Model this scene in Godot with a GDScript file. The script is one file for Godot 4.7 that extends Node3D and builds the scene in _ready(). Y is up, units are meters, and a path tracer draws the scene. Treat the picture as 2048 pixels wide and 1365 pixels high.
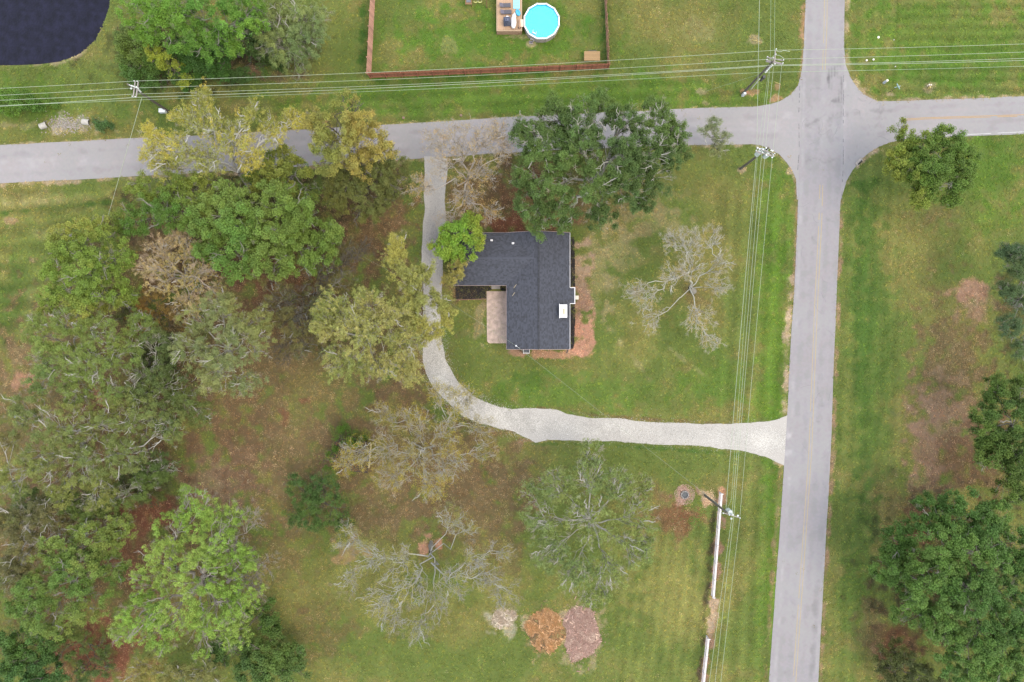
extends Node3D
# A rural corner lot seen from about a hundred metres up, under a bright overcast sky.
# x runs east, z runs south, y is up. at(x, y, h) gives the place in metres of a survey point of the plan (14 units to the metre on the ground), at height h.

const CAM_H := 98.0
const SCALE := 14.0
const EXPO := 2.2
var names := {}
var mats := {}
var ground_img: Image
var road_polys: Array = []
var rng := RandomNumberGenerator.new()
var lump := FastNoiseLite.new()
var wavy := FastNoiseLite.new()

class MB:
	var v := PackedVector3Array()
	var n := PackedVector3Array()
	var c := PackedColorArray()
	var uv := PackedVector2Array()
	var i := PackedInt32Array()
	var col := Color.WHITE
	func quad(a: Vector3, b: Vector3, d: Vector3, e: Vector3) -> void:
		var k := v.size()
		var nn := (b - a).cross(e - a).normalized()
		v.append(a); v.append(b); v.append(d); v.append(e)
		for q in 4:
			n.append(nn); c.append(col)
		i.append(k); i.append(k + 2); i.append(k + 1)
		i.append(k); i.append(k + 3); i.append(k + 2)
	func tri(a: Vector3, b: Vector3, d: Vector3) -> void:
		var k := v.size()
		var nn := (b - a).cross(d - a).normalized()
		v.append(a); v.append(b); v.append(d)
		for q in 3:
			n.append(nn); c.append(col)
		i.append(k); i.append(k + 2); i.append(k + 1)
	func box(t: Transform3D, s: Vector3) -> void:
		var h := s * 0.5
		var p: Array[Vector3] = []
		for q in 8:
			p.append(t * Vector3(h.x if q & 1 else -h.x, h.y if q & 2 else -h.y, h.z if q & 4 else -h.z))
		quad(p[4], p[5], p[7], p[6]); quad(p[1], p[0], p[2], p[3])
		quad(p[5], p[1], p[3], p[7]); quad(p[0], p[4], p[6], p[2])
		quad(p[6], p[7], p[3], p[2]); quad(p[0], p[1], p[5], p[4])
	func at_box(p: Vector3, s: Vector3, turn := 0.0) -> void:
		box(Transform3D(Basis(Vector3.UP, turn), p), s)
	func bar(a: Vector3, b: Vector3, w: float, h: float) -> void:
		var d := b - a
		if d.length() < 0.001:
			return
		var z := d.normalized()
		var up := Vector3.UP if absf(z.y) < 0.95 else Vector3.RIGHT
		var x := up.cross(z).normalized()
		box(Transform3D(Basis(x, z.cross(x), z), (a + b) * 0.5), Vector3(w, h, d.length()))
	func tube(p: PackedVector3Array, r: PackedFloat32Array, sides := 5, capped := false) -> void:
		var m := p.size()
		var k0 := v.size()
		for q in m:
			var t := (p[mini(q + 1, m - 1)] - p[maxi(q - 1, 0)]).normalized()
			var ref := Vector3.UP if absf(t.y) < 0.9 else Vector3.RIGHT
			var s := t.cross(ref).normalized()
			var u := s.cross(t)
			for j in sides:
				var a := TAU * j / sides
				var o := s * cos(a) + u * sin(a)
				v.append(p[q] + o * r[q]); n.append(o); c.append(col)
		for q in m - 1:
			for j in sides:
				var a := k0 + q * sides + j
				var b := k0 + q * sides + (j + 1) % sides
				i.append(a); i.append(b); i.append(b + sides)
				i.append(a); i.append(b + sides); i.append(a + sides)
		if capped:
			for e: int in [0, m - 1]:
				for j in range(1, sides - 1):
					var a := k0 + e * sides
					if e == 0:
						tri(v[a], v[a + j + 1], v[a + j])
					else:
						tri(v[a], v[a + j], v[a + j + 1])
	func rod(a: Vector3, b: Vector3, r: float, sides := 6, r2 := -1.0) -> void:
		tube(PackedVector3Array([a, b]), PackedFloat32Array([r, r if r2 < 0 else r2]), sides, true)
	# rings of the same number of points joined by quads, the last one closed
	func disc(p: Vector3, r: float, h: float, sides := 12) -> void:
		tube(PackedVector3Array([p, p + Vector3(0, h, 0)]), PackedFloat32Array([r, r]), sides, true)
	func ball(p: Vector3, r: Vector3, rings := 5, sides := 8) -> void:
		var k0 := v.size()
		for q in rings + 1:
			var a := PI * q / rings
			for j in sides:
				var b := TAU * j / sides
				var d := Vector3(sin(a) * cos(b), cos(a), sin(a) * sin(b))
				v.append(p + d * r); n.append((d / r).normalized()); c.append(col)
		for q in rings:
			for j in sides:
				var a := k0 + q * sides + j
				var b := k0 + q * sides + (j + 1) % sides
				i.append(a); i.append(b + sides); i.append(b)
				i.append(a); i.append(a + sides); i.append(b + sides)
	func mesh(m: Material) -> ArrayMesh:
		var arr := []
		arr.resize(Mesh.ARRAY_MAX)
		arr[Mesh.ARRAY_VERTEX] = v
		arr[Mesh.ARRAY_NORMAL] = n
		arr[Mesh.ARRAY_COLOR] = c
		if uv.size() == v.size():
			arr[Mesh.ARRAY_TEX_UV] = uv
		arr[Mesh.ARRAY_INDEX] = i
		var am := ArrayMesh.new()
		am.add_surface_from_arrays(Mesh.PRIMITIVE_TRIANGLES, arr)
		am.surface_set_material(0, m)
		return am

# ---------------------------------------------------------------- helpers
func at(x: float, y: float, h := 0.0) -> Vector3:
	var k := (1.0 - h / CAM_H) / SCALE
	return Vector3((x - 1024.0) * k, h, (y - 682.5) * k)

# the base colour (linear) of a surface which shows these 0..255 values in the exposed daylight
func base(r: float, g: float, b: float, k := 1.0) -> Color:
	var c := Color(r / 255.0, g / 255.0, b / 255.0).srgb_to_linear()
	return Color(c.r * k / EXPO, c.g * k / EXPO, c.b * k / EXPO)

func numbered(s: String) -> String:
	if not names.has(s):
		names[s] = 0
		return s
	names[s] += 1
	return "%s_%03d" % [s, names[s]]

func tag(o: Node3D, label := "", category := "", group := "", kind := "") -> Node3D:
	if label: o.set_meta("label", label)
	if category: o.set_meta("category", category)
	if group: o.set_meta("group", group)
	if kind: o.set_meta("kind", kind)
	return o

func thing(called: String, label: String, category: String, p := Vector3.ZERO, group := "", turn := 0.0) -> Node3D:
	var o := Node3D.new()
	o.name = numbered(called)
	add_child(o)
	o.position = p
	o.rotation.y = turn
	tag(o, label, category, group)
	return o

func obj(called: String, b: MB, m: Material, parent: Node3D = null, kind := "") -> MeshInstance3D:
	var o := MeshInstance3D.new()
	o.mesh = b.mesh(m)
	if parent:
		o.name = called
		parent.add_child(o, true)
	else:
		o.name = numbered(called)
		add_child(o)
	if kind: o.set_meta("kind", kind)
	return o

func noise_tex(freq: float, lo: float, hi: float, seed_: int, size := 256, oct := 4) -> ImageTexture:
	var f := FastNoiseLite.new()
	f.seed = seed_
	f.frequency = freq
	f.fractal_octaves = oct
	var im := f.get_seamless_image(size, size)
	im.convert(Image.FORMAT_RGB8)
	var d := im.get_data()
	for q in d.size():
		d[q] = int(255.0 * clampf(lo + (hi - lo) * d[q] / 255.0, 0, 1))
	return ImageTexture.create_from_image(Image.create_from_data(size, size, false, Image.FORMAT_RGB8, d))

# a solid surface: base colour (linear), roughness, optional mottle texture in world space (scale in 1/m), optional metal
func mat(key: String, c: Color, rough := 0.9, tex: Texture2D = null, tscale := 1.0, metal := 0.0) -> StandardMaterial3D:
	if mats.has(key):
		return mats[key]
	var m := StandardMaterial3D.new()
	m.albedo_color = c.linear_to_srgb()
	m.roughness = rough
	m.metallic = metal
	m.cull_mode = BaseMaterial3D.CULL_DISABLED
	m.vertex_color_use_as_albedo = true
	if tex:
		m.albedo_texture = tex
		m.uv1_triplanar = true
		m.uv1_world_triplanar = true
		m.uv1_scale = Vector3.ONE * tscale
	mats[key] = m
	return m

func stuff_copies(called: String, mesh_: Mesh, tr: Array[Transform3D], co: PackedColorArray, parent: Node3D = null) -> MultiMeshInstance3D:
	var mm := MultiMesh.new()
	mm.transform_format = MultiMesh.TRANSFORM_3D
	mm.use_colors = true
	mm.mesh = mesh_
	mm.instance_count = tr.size()
	for q in tr.size():
		mm.set_instance_transform(q, tr[q])
		mm.set_instance_color(q, co[q])
	var o := MultiMeshInstance3D.new()
	o.multimesh = mm
	o.set_meta("kind", "stuff")
	if parent:
		o.name = called
		parent.add_child(o, true)
	else:
		o.name = numbered(called)
		add_child(o)
	return o

func jitter(c: Color, k: float) -> Color:
	var f := 1.0 + rng.randf_range(-k, k)
	return Color(c.r * f * (1.0 + rng.randf_range(-k, k) * 0.3), c.g * f, c.b * f * (1.0 + rng.randf_range(-k, k) * 0.3))

func poly(pts: Array, rough := 0.0, step := 6.0, seed_ := 1.0) -> PackedVector2Array:
	# closed outline in plan units -> metres, subdivided, its edge made uneven by up to «rough» metres
	var out := PackedVector2Array()
	for q in pts.size():
		var a: Vector2 = pts[q]
		var b: Vector2 = pts[(q + 1) % pts.size()]
		var m := maxi(1, int(a.distance_to(b) / step)) if rough > 0 else 1
		for j in m:
			var p := a.lerp(b, float(j) / m)
			var w := at(p.x, p.y)
			var o := Vector2(wavy.get_noise_2d(w.x * 9.0 + seed_ * 77.0, w.z * 9.0), wavy.get_noise_2d(w.x * 9.0, w.z * 9.0 + seed_ * 91.0))
			out.append(Vector2(w.x, w.z) + o * rough)
	return out

func sheet(p: PackedVector2Array, y: float, rim := 0.06) -> MB:
	var b := MB.new()
	var ix := Geometry2D.triangulate_polygon(p)
	for q in p:
		b.v.append(Vector3(q.x, y, q.y)); b.n.append(Vector3.UP); b.c.append(Color.WHITE)
	for q in range(0, ix.size(), 3):
		var a := p[ix[q]]
		var d := p[ix[q + 1]]
		var e := p[ix[q + 2]]
		if (d - a).cross(e - a) > 0:
			b.i.append(ix[q]); b.i.append(ix[q + 1]); b.i.append(ix[q + 2])
		else:
			b.i.append(ix[q]); b.i.append(ix[q + 2]); b.i.append(ix[q + 1])
	if rim > 0:
		for q in p.size():
			var a := p[q]
			var d := p[(q + 1) % p.size()]
			b.quad(Vector3(a.x, y, a.y), Vector3(d.x, y, d.y), Vector3(d.x, y - rim, d.y), Vector3(a.x, y - rim, a.y))
	return b

func pv(s: String) -> Array:
	# "x,y x,y ..." -> points
	var out := []
	for w in s.split(" ", false):
		var q := w.split(",")
		out.append(Vector2(float(q[0]), float(q[1])))
	return out

# ---------------------------------------------------------------- trees
var clumps := {}
var spray: ArrayMesh

# a spray of thin twigs about a metre long, growing along +y
func spray_mesh() -> ArrayMesh:
	if spray:
		return spray
	var b := MB.new()
	var stem := wander(Vector3.ZERO, Vector3(0.05, 0.95, 0.0), 4, 0.09)
	b.tube(stem, taper(5, 0.0125, 0.006), 3)
	for q in 8:
		var p := stem[1 + q % 3].lerp(stem[2 + q % 3], rng.randf())
		var a := rng.randf() * TAU
		var d := Vector3(cos(a), rng.randf_range(0.5, 1.3), sin(a)).normalized()
		var l := rng.randf_range(0.25, 0.5)
		var w := wander(p, p + d * l, 3, 0.14)
		b.tube(w, taper(4, 0.0095, 0.005), 3)
		for e in 2:
			var d2 := (d + Vector3(rng.randf_range(-1, 1), rng.randf_range(-0.4, 0.6), rng.randf_range(-1, 1)) * 0.9).normalized()
			b.tube(PackedVector3Array([w[1 + e], w[1 + e] + d2 * l * 0.5]), PackedFloat32Array([0.007, 0.004]), 3)
	spray = b.mesh(mat("twig", Color.WHITE, 0.95))
	return spray

func clump_mesh(leaf: float, spread: float, count: int, m: Material) -> ArrayMesh:
	var key := "%s_%s_%d_%s" % [leaf, spread, count, m.resource_name]
	if clumps.has(key):
		return clumps[key]
	var b := MB.new()
	for q in count:
		var d := Vector3(rng.randf_range(-1, 1), rng.randf_range(-0.7, 0.8), rng.randf_range(-1, 1))
		var p := d * spread * (0.5 + 0.5 * rng.randf())
		var up := (Vector3(rng.randf_range(-1, 1), rng.randf_range(0.25, 1.3), rng.randf_range(-1, 1)) + d * 0.5).normalized()
		var f := up.cross(Vector3(rng.randf_range(-1, 1), rng.randf_range(-1, 1), rng.randf_range(-1, 1))).normalized()
		var s := up.cross(f)
		var l := leaf * rng.randf_range(0.7, 1.25)
		b.col = Color.WHITE * rng.randf_range(0.72, 1.25)
		var droop := -up * l * 0.18
		b.quad(p, p + f * l * 0.5 + s * l * 0.32, p + f * l + droop, p + f * l * 0.5 - s * l * 0.32)
	clumps[key] = b.mesh(m)
	return clumps[key]

func wander(a: Vector3, b: Vector3, segs: int, jit: float, sag := 0.0) -> PackedVector3Array:
	var p := PackedVector3Array()
	var l := a.distance_to(b)
	for q in segs + 1:
		var t := float(q) / segs
		var o := Vector3(rng.randf_range(-1, 1), rng.randf_range(-0.6, 0.6), rng.randf_range(-1, 1)) * jit * l * (1.0 if q > 0 and q < segs else 0.0)
		p.append(a.lerp(b, t) + o + Vector3(0, sag * l * sin(PI * t), 0))
	return p

func taper(m: int, r0: float, r1: float) -> PackedFloat32Array:
	var r := PackedFloat32Array()
	for q in m:
		r.append(lerpf(r0, r1, float(q) / (m - 1)))
	return r

# kinds: leaves per clump, leaf length, clump spread, clumps per m2 of crown, gap (0 full .. 1 empty), tip clumps per twig, branches per lobe, twigs per branch, crook, tone
var kinds := {
	"oak": {"n": 17, "leaf": 0.145, "spread": 0.25, "dens": 0.95, "per": 17, "spray": 0.25, "tuft": 0.62, "tip": 1, "br": 7, "tw": 3, "crook": 0.11, "fl": 0.72, "snag": 2.0},
	"dense": {"n": 18, "leaf": 0.15, "spread": 0.26, "dens": 1.25, "per": 17, "spray": 0.1, "tuft": 0.62, "tip": 1, "br": 6, "tw": 2, "crook": 0.09, "fl": 0.75, "snag": 0.7},
	"thin": {"spray": 0.35, "n": 14, "leaf": 0.105, "spread": 0.24, "dens": 0.78, "twr": 0.03, "per": 15, "tuft": 0.55, "tip": 2, "br": 10, "tw": 5, "crook": 0.12, "fl": 0.65, "snag": 2.0},
	"feather": {"streak": 1.9, "spray": 0.4, "twr": 0.034, "n": 14, "leaf": 0.105, "spread": 0.2, "dens": 0.62, "per": 11, "tuft": 0.55, "tip": 3, "br": 13, "tw": 6, "crook": 0.07, "fl": 0.5, "snag": 1.2},
	"bare": {"spray": 1.25, "n": 9, "leaf": 0.085, "spread": 0.3, "dens": 0.3, "per": 6, "tuft": 0.6, "tip": 1, "br": 13, "tw": 5, "crook": 0.19, "fl": 0.6, "snag": 0.6, "twr": 0.036},
	"fine": {"spray": 0.2, "n": 14, "leaf": 0.11, "spread": 0.25, "dens": 1.3, "per": 14, "tuft": 0.5, "tip": 1, "br": 6, "tw": 3, "crook": 0.1, "fl": 0.7, "snag": 0.0},
}

func tree(called: String, label: String, kind: String, base_xy: Vector2, lobes: String, leaf: Color, bark: Color, opt := {}) -> void:
	var k: Dictionary = kinds[kind].duplicate()
	k.merge(opt, true)
	rng.seed = hash(label)
	var L := []
	var top := 0.0
	for w in lobes.split(" ", false):
		var q := w.split(",")
		var h := float(q[3])
		L.append([at(float(q[0]), float(q[1]), h), float(q[2]) / SCALE * (1.0 - h / CAM_H)])
		top = maxf(top, h)
	var foot := at(base_xy.x, base_xy.y)
	var o := thing(called, label, k.get("cat", "tree"), foot, k.get("group", ""))
	var bm := mat("bark_%s" % bark, bark, 0.95, tex_bark, 0.7)
	var cen := Vector3.ZERO
	for q in L: cen += q[0]
	cen /= L.size()
	var spread := 0.0
	for q in L: spread = maxf(spread, q[0].distance_to(cen) + q[1])
	var r0: float = clampf(spread * 0.048 + 0.05, 0.05, 0.36) * k.get("thick", 1.0)
	var fork := foot.lerp(cen, 0.4)
	fork.y = cen.y * k.get("fork", 0.42)
	if not k.get("shrub", false):
		var b := MB.new()
		var tp := wander(foot - Vector3(0, 0.2, 0), fork, 4, 0.03)
		var tr := taper(5, r0, r0 * 0.72)
		tr[0] = r0 * 1.3; tr[1] = r0 * 1.05
		b.tube(PackedVector3Array(Array(tp).map(func(p): return p - foot)), tr, 9)
		obj("trunk", b, mat("trunk_%s" % bark, Color(bark.r * 0.55, bark.g * 0.52, bark.b * 0.5), 0.95, tex_bark, 0.7), o)
	else:
		fork = foot + Vector3(0, 0.1, 0)
	var tips: Array[Vector3] = []
	# limbs grow outwards: each lobe is carried by the limb of the lobe next nearer to the fork
	var order := range(L.size())
	order.sort_custom(func(p, q): return L[p][0].distance_to(fork) < L[q][0].distance_to(fork))
	var carried := {}
	var carrier := {}
	for z in order.size():
		var q: int = order[z]
		carried[q] = carried.get(q, 0) + 1
		var best := -1
		var dq: Vector3 = (L[q][0] - fork) * Vector3(1, 0.4, 1)
		var bd: float = dq.length() * 0.9
		for y in z:
			var w: int = order[y]
			var dw: Vector3 = (L[w][0] - fork) * Vector3(1, 0.4, 1)
			var dd: float = L[w][0].distance_to(L[q][0])
			if dd < bd and dw.length() < dq.length() * 0.8 and dw.normalized().dot(dq.normalized()) > 0.78:
				bd = dd; best = w
		carrier[q] = best
	for z in range(order.size() - 1, -1, -1):
		var q: int = order[z]
		if carrier[q] >= 0: carried[carrier[q]] = carried.get(carrier[q], 1) + carried[q]
	var hubs := {}
	for q in order:
		var c: Vector3 = L[q][0]
		var r: float = L[q][1]
		var b := MB.new()
		var flat: float = k.fl
		var hub := c - Vector3(0, r * flat * k.get("sink", 0.3), 0) + (fork - c).normalized() * r * 0.2
		hubs[q] = hub
		var start: Vector3 = fork + Vector3(rng.randf_range(-1, 1), 0, rng.randf_range(-1, 1)) * r0 * 0.3
		if carrier[q] >= 0: start = hubs[carrier[q]]
		var lp := wander(start, hub, 5, k.crook * 0.7, 0.05)
		var lr: float = r0 * clampf(0.27 * sqrt(float(carried[q])) , 0.26, 0.6) * k.get("limb", 1.0)
		var rr := taper(6, lr, maxf(lr * (0.6 if carried[q] > 1 else 0.4), 0.035))
		b.tube(PackedVector3Array(Array(lp).map(func(p): return p - foot)), rr, 6)
		var nb := int(k.br * clampf(r / 2.6, 0.6, 1.5))
		var tr0: float = k.get("twr", 0.026)
		for s in nb:
			var t := rng.randf_range(0.55, 1.0)
			var seg := int(t * 5.0)
			var p0: Vector3 = lp[mini(seg, 5)].lerp(lp[mini(seg + 1, 5)], t * 5.0 - seg)
			var out := (c - fork) * Vector3(1, 0, 1)
			var dir := Vector3(rng.randf_range(-1, 1), rng.randf_range(-0.15, 1.0), rng.randf_range(-1, 1)).normalized()
			dir = (dir + out.normalized() * 0.45).normalized()
			var p1 := c + dir * Vector3(r, r * flat, r) * rng.randf_range(0.7, 1.06)
			var bp := wander(p0, p1, 4, k.crook)
			var br: float = clampf(lr * 0.38, 0.03, 0.085)
			b.tube(PackedVector3Array(Array(bp).map(func(p): return p - foot)), taper(5, br, tr0 * 0.7), 4)
			tips.append(p1)
			for w in int(k.tw):
				var u := rng.randf_range(0.25, 0.95) * 4.0
				var g := int(u)
				var q0 := bp[g].lerp(bp[g + 1], u - g)
				var d2 := ((p1 - p0).normalized() + Vector3(rng.randf_range(-1, 1), rng.randf_range(-0.3, 0.9), rng.randf_range(-1, 1)) * 1.1).normalized()
				var ln := r * rng.randf_range(0.2, 0.48)
				var q1 := q0 + d2 * ln
				var wp := wander(q0, q1, 3, k.crook * 1.2)
				b.tube(PackedVector3Array(Array(wp).map(func(p): return p - foot)), taper(4, tr0, tr0 * 0.4), 3)
				tips.append(q1)
				if kind == "bare" or kind == "feather":
					for e in 2:
						var d3 := (d2 + Vector3(rng.randf_range(-1, 1), rng.randf_range(-0.4, 0.8), rng.randf_range(-1, 1)) * 0.9).normalized()
						var s0 := wp[1 + e]
						b.tube(PackedVector3Array([s0 - foot, s0 + d3 * ln * 0.5 - foot]), PackedFloat32Array([tr0 * 0.75, tr0 * 0.35]), 3)
						tips.append(s0 + d3 * ln * 0.5)
		# dead, barkless boughs that stand out over the leaves
		var ns := int(k.snag * clampf(r / 2.6, 0.5, 1.6) + rng.randf())
		for s in ns:
			var d := Vector3(rng.randf_range(-1, 1), rng.randf_range(0.3, 1.2), rng.randf_range(-1, 1)).normalized()
			var p := c + d * Vector3(r, r * flat, r) * 0.72
			var f := (Vector3(d.x, 0.35, d.z) + Vector3(rng.randf_range(-1, 1), rng.randf_range(0, 0.4), rng.randf_range(-1, 1)) * 0.7).normalized()
			if k.get("radial", false):
				f = ((p - fork) * Vector3(1, 0.3, 1)).normalized().lerp(f, 0.25).normalized()
			var ln := r * rng.randf_range(0.35, 0.75)
			var bp := wander(p, p + f * ln, 4, 0.12)
			b.tube(PackedVector3Array(Array(bp).map(func(v): return v - foot)), taper(5, rng.randf_range(0.05, 0.085), 0.022), 5)
			for w in 4:
				var s0 := bp[1 + w % 3]
				var f2 := (f + Vector3(rng.randf_range(-1, 1), rng.randf_range(-0.1, 0.5), rng.randf_range(-1, 1)) * 0.9).normalized()
				var wp := wander(s0, s0 + f2 * ln * rng.randf_range(0.25, 0.55), 2, 0.15)
				b.tube(PackedVector3Array(Array(wp).map(func(v): return v - foot)), taper(3, 0.036, 0.014), 4)
		obj("limb", b, bm, o)
	# leaves, gathered in tufts
	var tr: Array[Transform3D] = []
	var co := PackedColorArray()
	var hue: Color = k.get("alt", Color(leaf.r * 1.32, leaf.g * 1.18, leaf.b * 0.98))
	var gap: float = k.get("gap", 0.3)
	for q in L:
		var c: Vector3 = q[0]
		var r: float = q[1]
		var m := int(k.dens * 4.0 * PI * r * r * 0.6 + 1)
		for s in m:
			var d := Vector3(rng.randfn(), rng.randfn() * 0.9 + 0.45, rng.randfn()).normalized()
			var f := 1.0 - 0.6 * pow(rng.randf(), 1.5)
			var wob := 1.0 + 0.3 * lump.get_noise_3d(d.x * 90.0 + c.x * 9.0, d.y * 90.0, d.z * 90.0 + c.z * 9.0)
			var p := c + d * Vector3(r, r * k.fl, r) * f * wob
			if lump.get_noise_3d(p.x * 30.0, p.y * 30.0, p.z * 30.0) * 0.8 + 0.5 < gap or p.y < 0.2:
				continue
			var mixv := clampf(0.5 + lump.get_noise_3d(p.x * 9.0, p.z * 9.0, 40.0 + p.y * 6.0) * 1.6 + rng.randf_range(-0.25, 0.25), 0, 1)
			var tone := jitter(leaf.lerp(hue, mixv), 0.2)
			var ts: float = k.tuft * rng.randf_range(0.6, 1.3)
			var lean := (d + Vector3(0, 0.6, 0)).normalized()
			for e in int(k.per * rng.randf_range(0.6, 1.3)):
				var o3 := (Vector3(rng.randfn(), rng.randfn(), rng.randfn()).normalized() + lean * 0.7) * ts * sqrt(rng.randf()) * 0.8
				o3 -= lean * o3.length_squared() * 0.35
				if k.get("streak", 0.0) > 0.0:
					var along := ((p - fork) * Vector3(1, 0.35, 1)).normalized()
					o3 = o3 * 0.62 + along * o3.dot(along) * k.streak
				var sc := rng.randf_range(0.7, 1.2)
				tr.append(Transform3D(Basis.from_euler(Vector3(rng.randf_range(-0.5, 0.5), rng.randf() * TAU, rng.randf_range(-0.5, 0.5))).scaled(Vector3.ONE * sc), p + o3 - foot))
				co.append(jitter(tone, 0.14))
	for p in tips:
		for s in int(k.tip):
			if rng.randf() > k.get("keep", 0.8):
				continue
			var e: Vector3 = p + Vector3(rng.randf_range(-1, 1), rng.randf_range(-0.5, 0.5), rng.randf_range(-1, 1)) * k.spread * 1.5
			var sc := rng.randf_range(0.6, 1.1)
			tr.append(Transform3D(Basis.from_euler(Vector3(rng.randf_range(-0.6, 0.6), rng.randf() * TAU, rng.randf_range(-0.6, 0.6))).scaled(Vector3.ONE * sc), e - foot))
			var mixv := clampf(0.5 + lump.get_noise_3d(p.x * 9.0, p.z * 9.0, 7.0) * 1.6, 0, 1)
			co.append(jitter(leaf.lerp(hue, mixv), 0.2))
	# fine twigs
	var st: Array[Transform3D] = []
	var sc2 := PackedColorArray()
	var tw: Color = k.get("twig", Color(bark.r * 0.74, bark.g * 0.7, bark.b * 0.64))
	for q in L:
		var c: Vector3 = q[0]
		var r: float = q[1]
		var m := int(k.get("spray", 0.0) * 4.0 * PI * r * r * 0.5)
		for s in m:
			var d := Vector3(rng.randfn(), rng.randfn() * 0.8 + 0.35, rng.randfn()).normalized()
			var f := rng.randf_range(0.35, 0.98)
			var p := c + d * Vector3(r, r * k.fl, r) * f
			if lump.get_noise_3d(p.x * 36.0, p.y * 36.0, p.z * 36.0 + 90.0) * 0.8 + 0.5 < 0.3:
				continue
			var out := ((p - fork).normalized() * Vector3(1, 0.6, 1) + d * 0.8 + Vector3(rng.randf_range(-1, 1), rng.randf_range(-0.3, 0.5), rng.randf_range(-1, 1)) * 0.7).normalized()
			var sx := out.cross(Vector3(0.3, 1, 0.2)).normalized()
			var sz := sx.cross(out)
			st.append(Transform3D(Basis(sx, out, sz) * Basis(Vector3.UP, rng.randf() * TAU) * rng.randf_range(0.6, 1.25), p - foot))
			sc2.append(jitter(tw, 0.2))
	if st.size():
		leaf_total += st.size()
		stuff_copies("twigs", spray_mesh(), st, sc2, o)
	if tr.size():
		leaf_total += tr.size()
		stuff_copies("crown", clump_mesh(k.leaf, k.spread, k.n, leaf_mat), tr, co, o)

var leaf_total := 0
var leaf_mat: StandardMaterial3D
var tex_bark: ImageTexture
var tex_fine: ImageTexture
var tex_soft: ImageTexture

# ---------------------------------------------------------------- the lawn and its soils
const GW := 840
const GH := 564
const GX := 84.0
const GZ := 56.4
var gr := PackedFloat32Array()
var gg := PackedFloat32Array()
var gb := PackedFloat32Array()
var edge_noise := PackedByteArray()
var patch_noise := PackedByteArray()

func noise_bytes(freq: float, oct: int, seed_: int) -> PackedByteArray:
	var f := FastNoiseLite.new()
	f.seed = seed_
	f.frequency = freq
	f.fractal_octaves = oct
	var im := f.get_image(GW, GH)
	im.convert(Image.FORMAT_L8)
	return im.get_data()

var soils := {
	"lush": Color8(92, 126, 47), "green": Color8(110, 126, 62), "deep": Color8(74, 106, 44), "olive": Color8(124, 124, 68), "dry": Color8(160, 151, 106),
	"yellow": Color8(142, 142, 78), "brown": Color8(121, 103, 73), "litter": Color8(112, 88, 66), "red": Color8(126, 78, 62), "clay": Color8(202, 150, 124),
	"pink": Color8(164, 132, 110), "tan": Color8(188, 166, 138), "ash": Color8(186, 178, 160), "dark": Color8(66, 62, 44), "mulch": Color8(40, 36, 36), "stone": Color8(176, 170, 165), "bright": Color8(106, 142, 44),
}

func blob(x: float, y: float, rx: float, ry: float, soil: String, k: float, turn := 0.0, soft := 0.6, rough := 0.55) -> void:
	var sc: Color = soils[soil]
	var p := at(x, y)
	var cx := (p.x + GX) / 0.2
	var cy := (p.z + GZ) / 0.2
	var ax := rx / SCALE / 0.2
	var ay := ry / SCALE / 0.2
	var m := maxf(ax, ay) * 1.5 + 1.0
	var x0 := maxi(0, int(cx - m)); var x1 := mini(GW - 1, int(cx + m))
	var y0 := maxi(0, int(cy - m)); var y1 := mini(GH - 1, int(cy + m))
	var ct := cos(turn); var st := sin(turn)
	for v in range(y0, y1 + 1):
		var dy := v - cy
		for u in range(x0, x1 + 1):
			var dx := u - cx
			var ex := (dx * ct + dy * st) / ax
			var ey := (dy * ct - dx * st) / ay
			var d := ex * ex + ey * ey
			if d > 2.4:
				continue
			var q := v * GW + u
			var w := clampf((1.0 + (edge_noise[q] - 128) / 128.0 * rough * 1.6 - sqrt(d)) / soft, 0.0, 1.0) * k
			gr[q] += (sc.r - gr[q]) * w
			gg[q] += (sc.g - gg[q]) * w
			gb[q] += (sc.b - gb[q]) * w

func trail(pts: String, r: float, soil: String, k: float, step := 5.0) -> void:
	var p := pv(pts)
	for q in p.size() - 1:
		var n := maxi(1, int(p[q].distance_to(p[q + 1]) / step))
		for j in n:
			var c: Vector2 = p[q].lerp(p[q + 1], float(j) / n)
			blob(c.x, c.y, r, r, soil, k, 0, 0.8, 1.0)

func soil_at(x: float, z: float) -> Color:
	var u := clampi(int((x + GX) / 0.2), 0, GW - 1)
	var v := clampi(int((z + GZ) / 0.2), 0, GH - 1)
	var q := v * GW + u
	return base(gr[q] * 255.0, gg[q] * 255.0, gb[q] * 255.0, 1.4)

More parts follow.
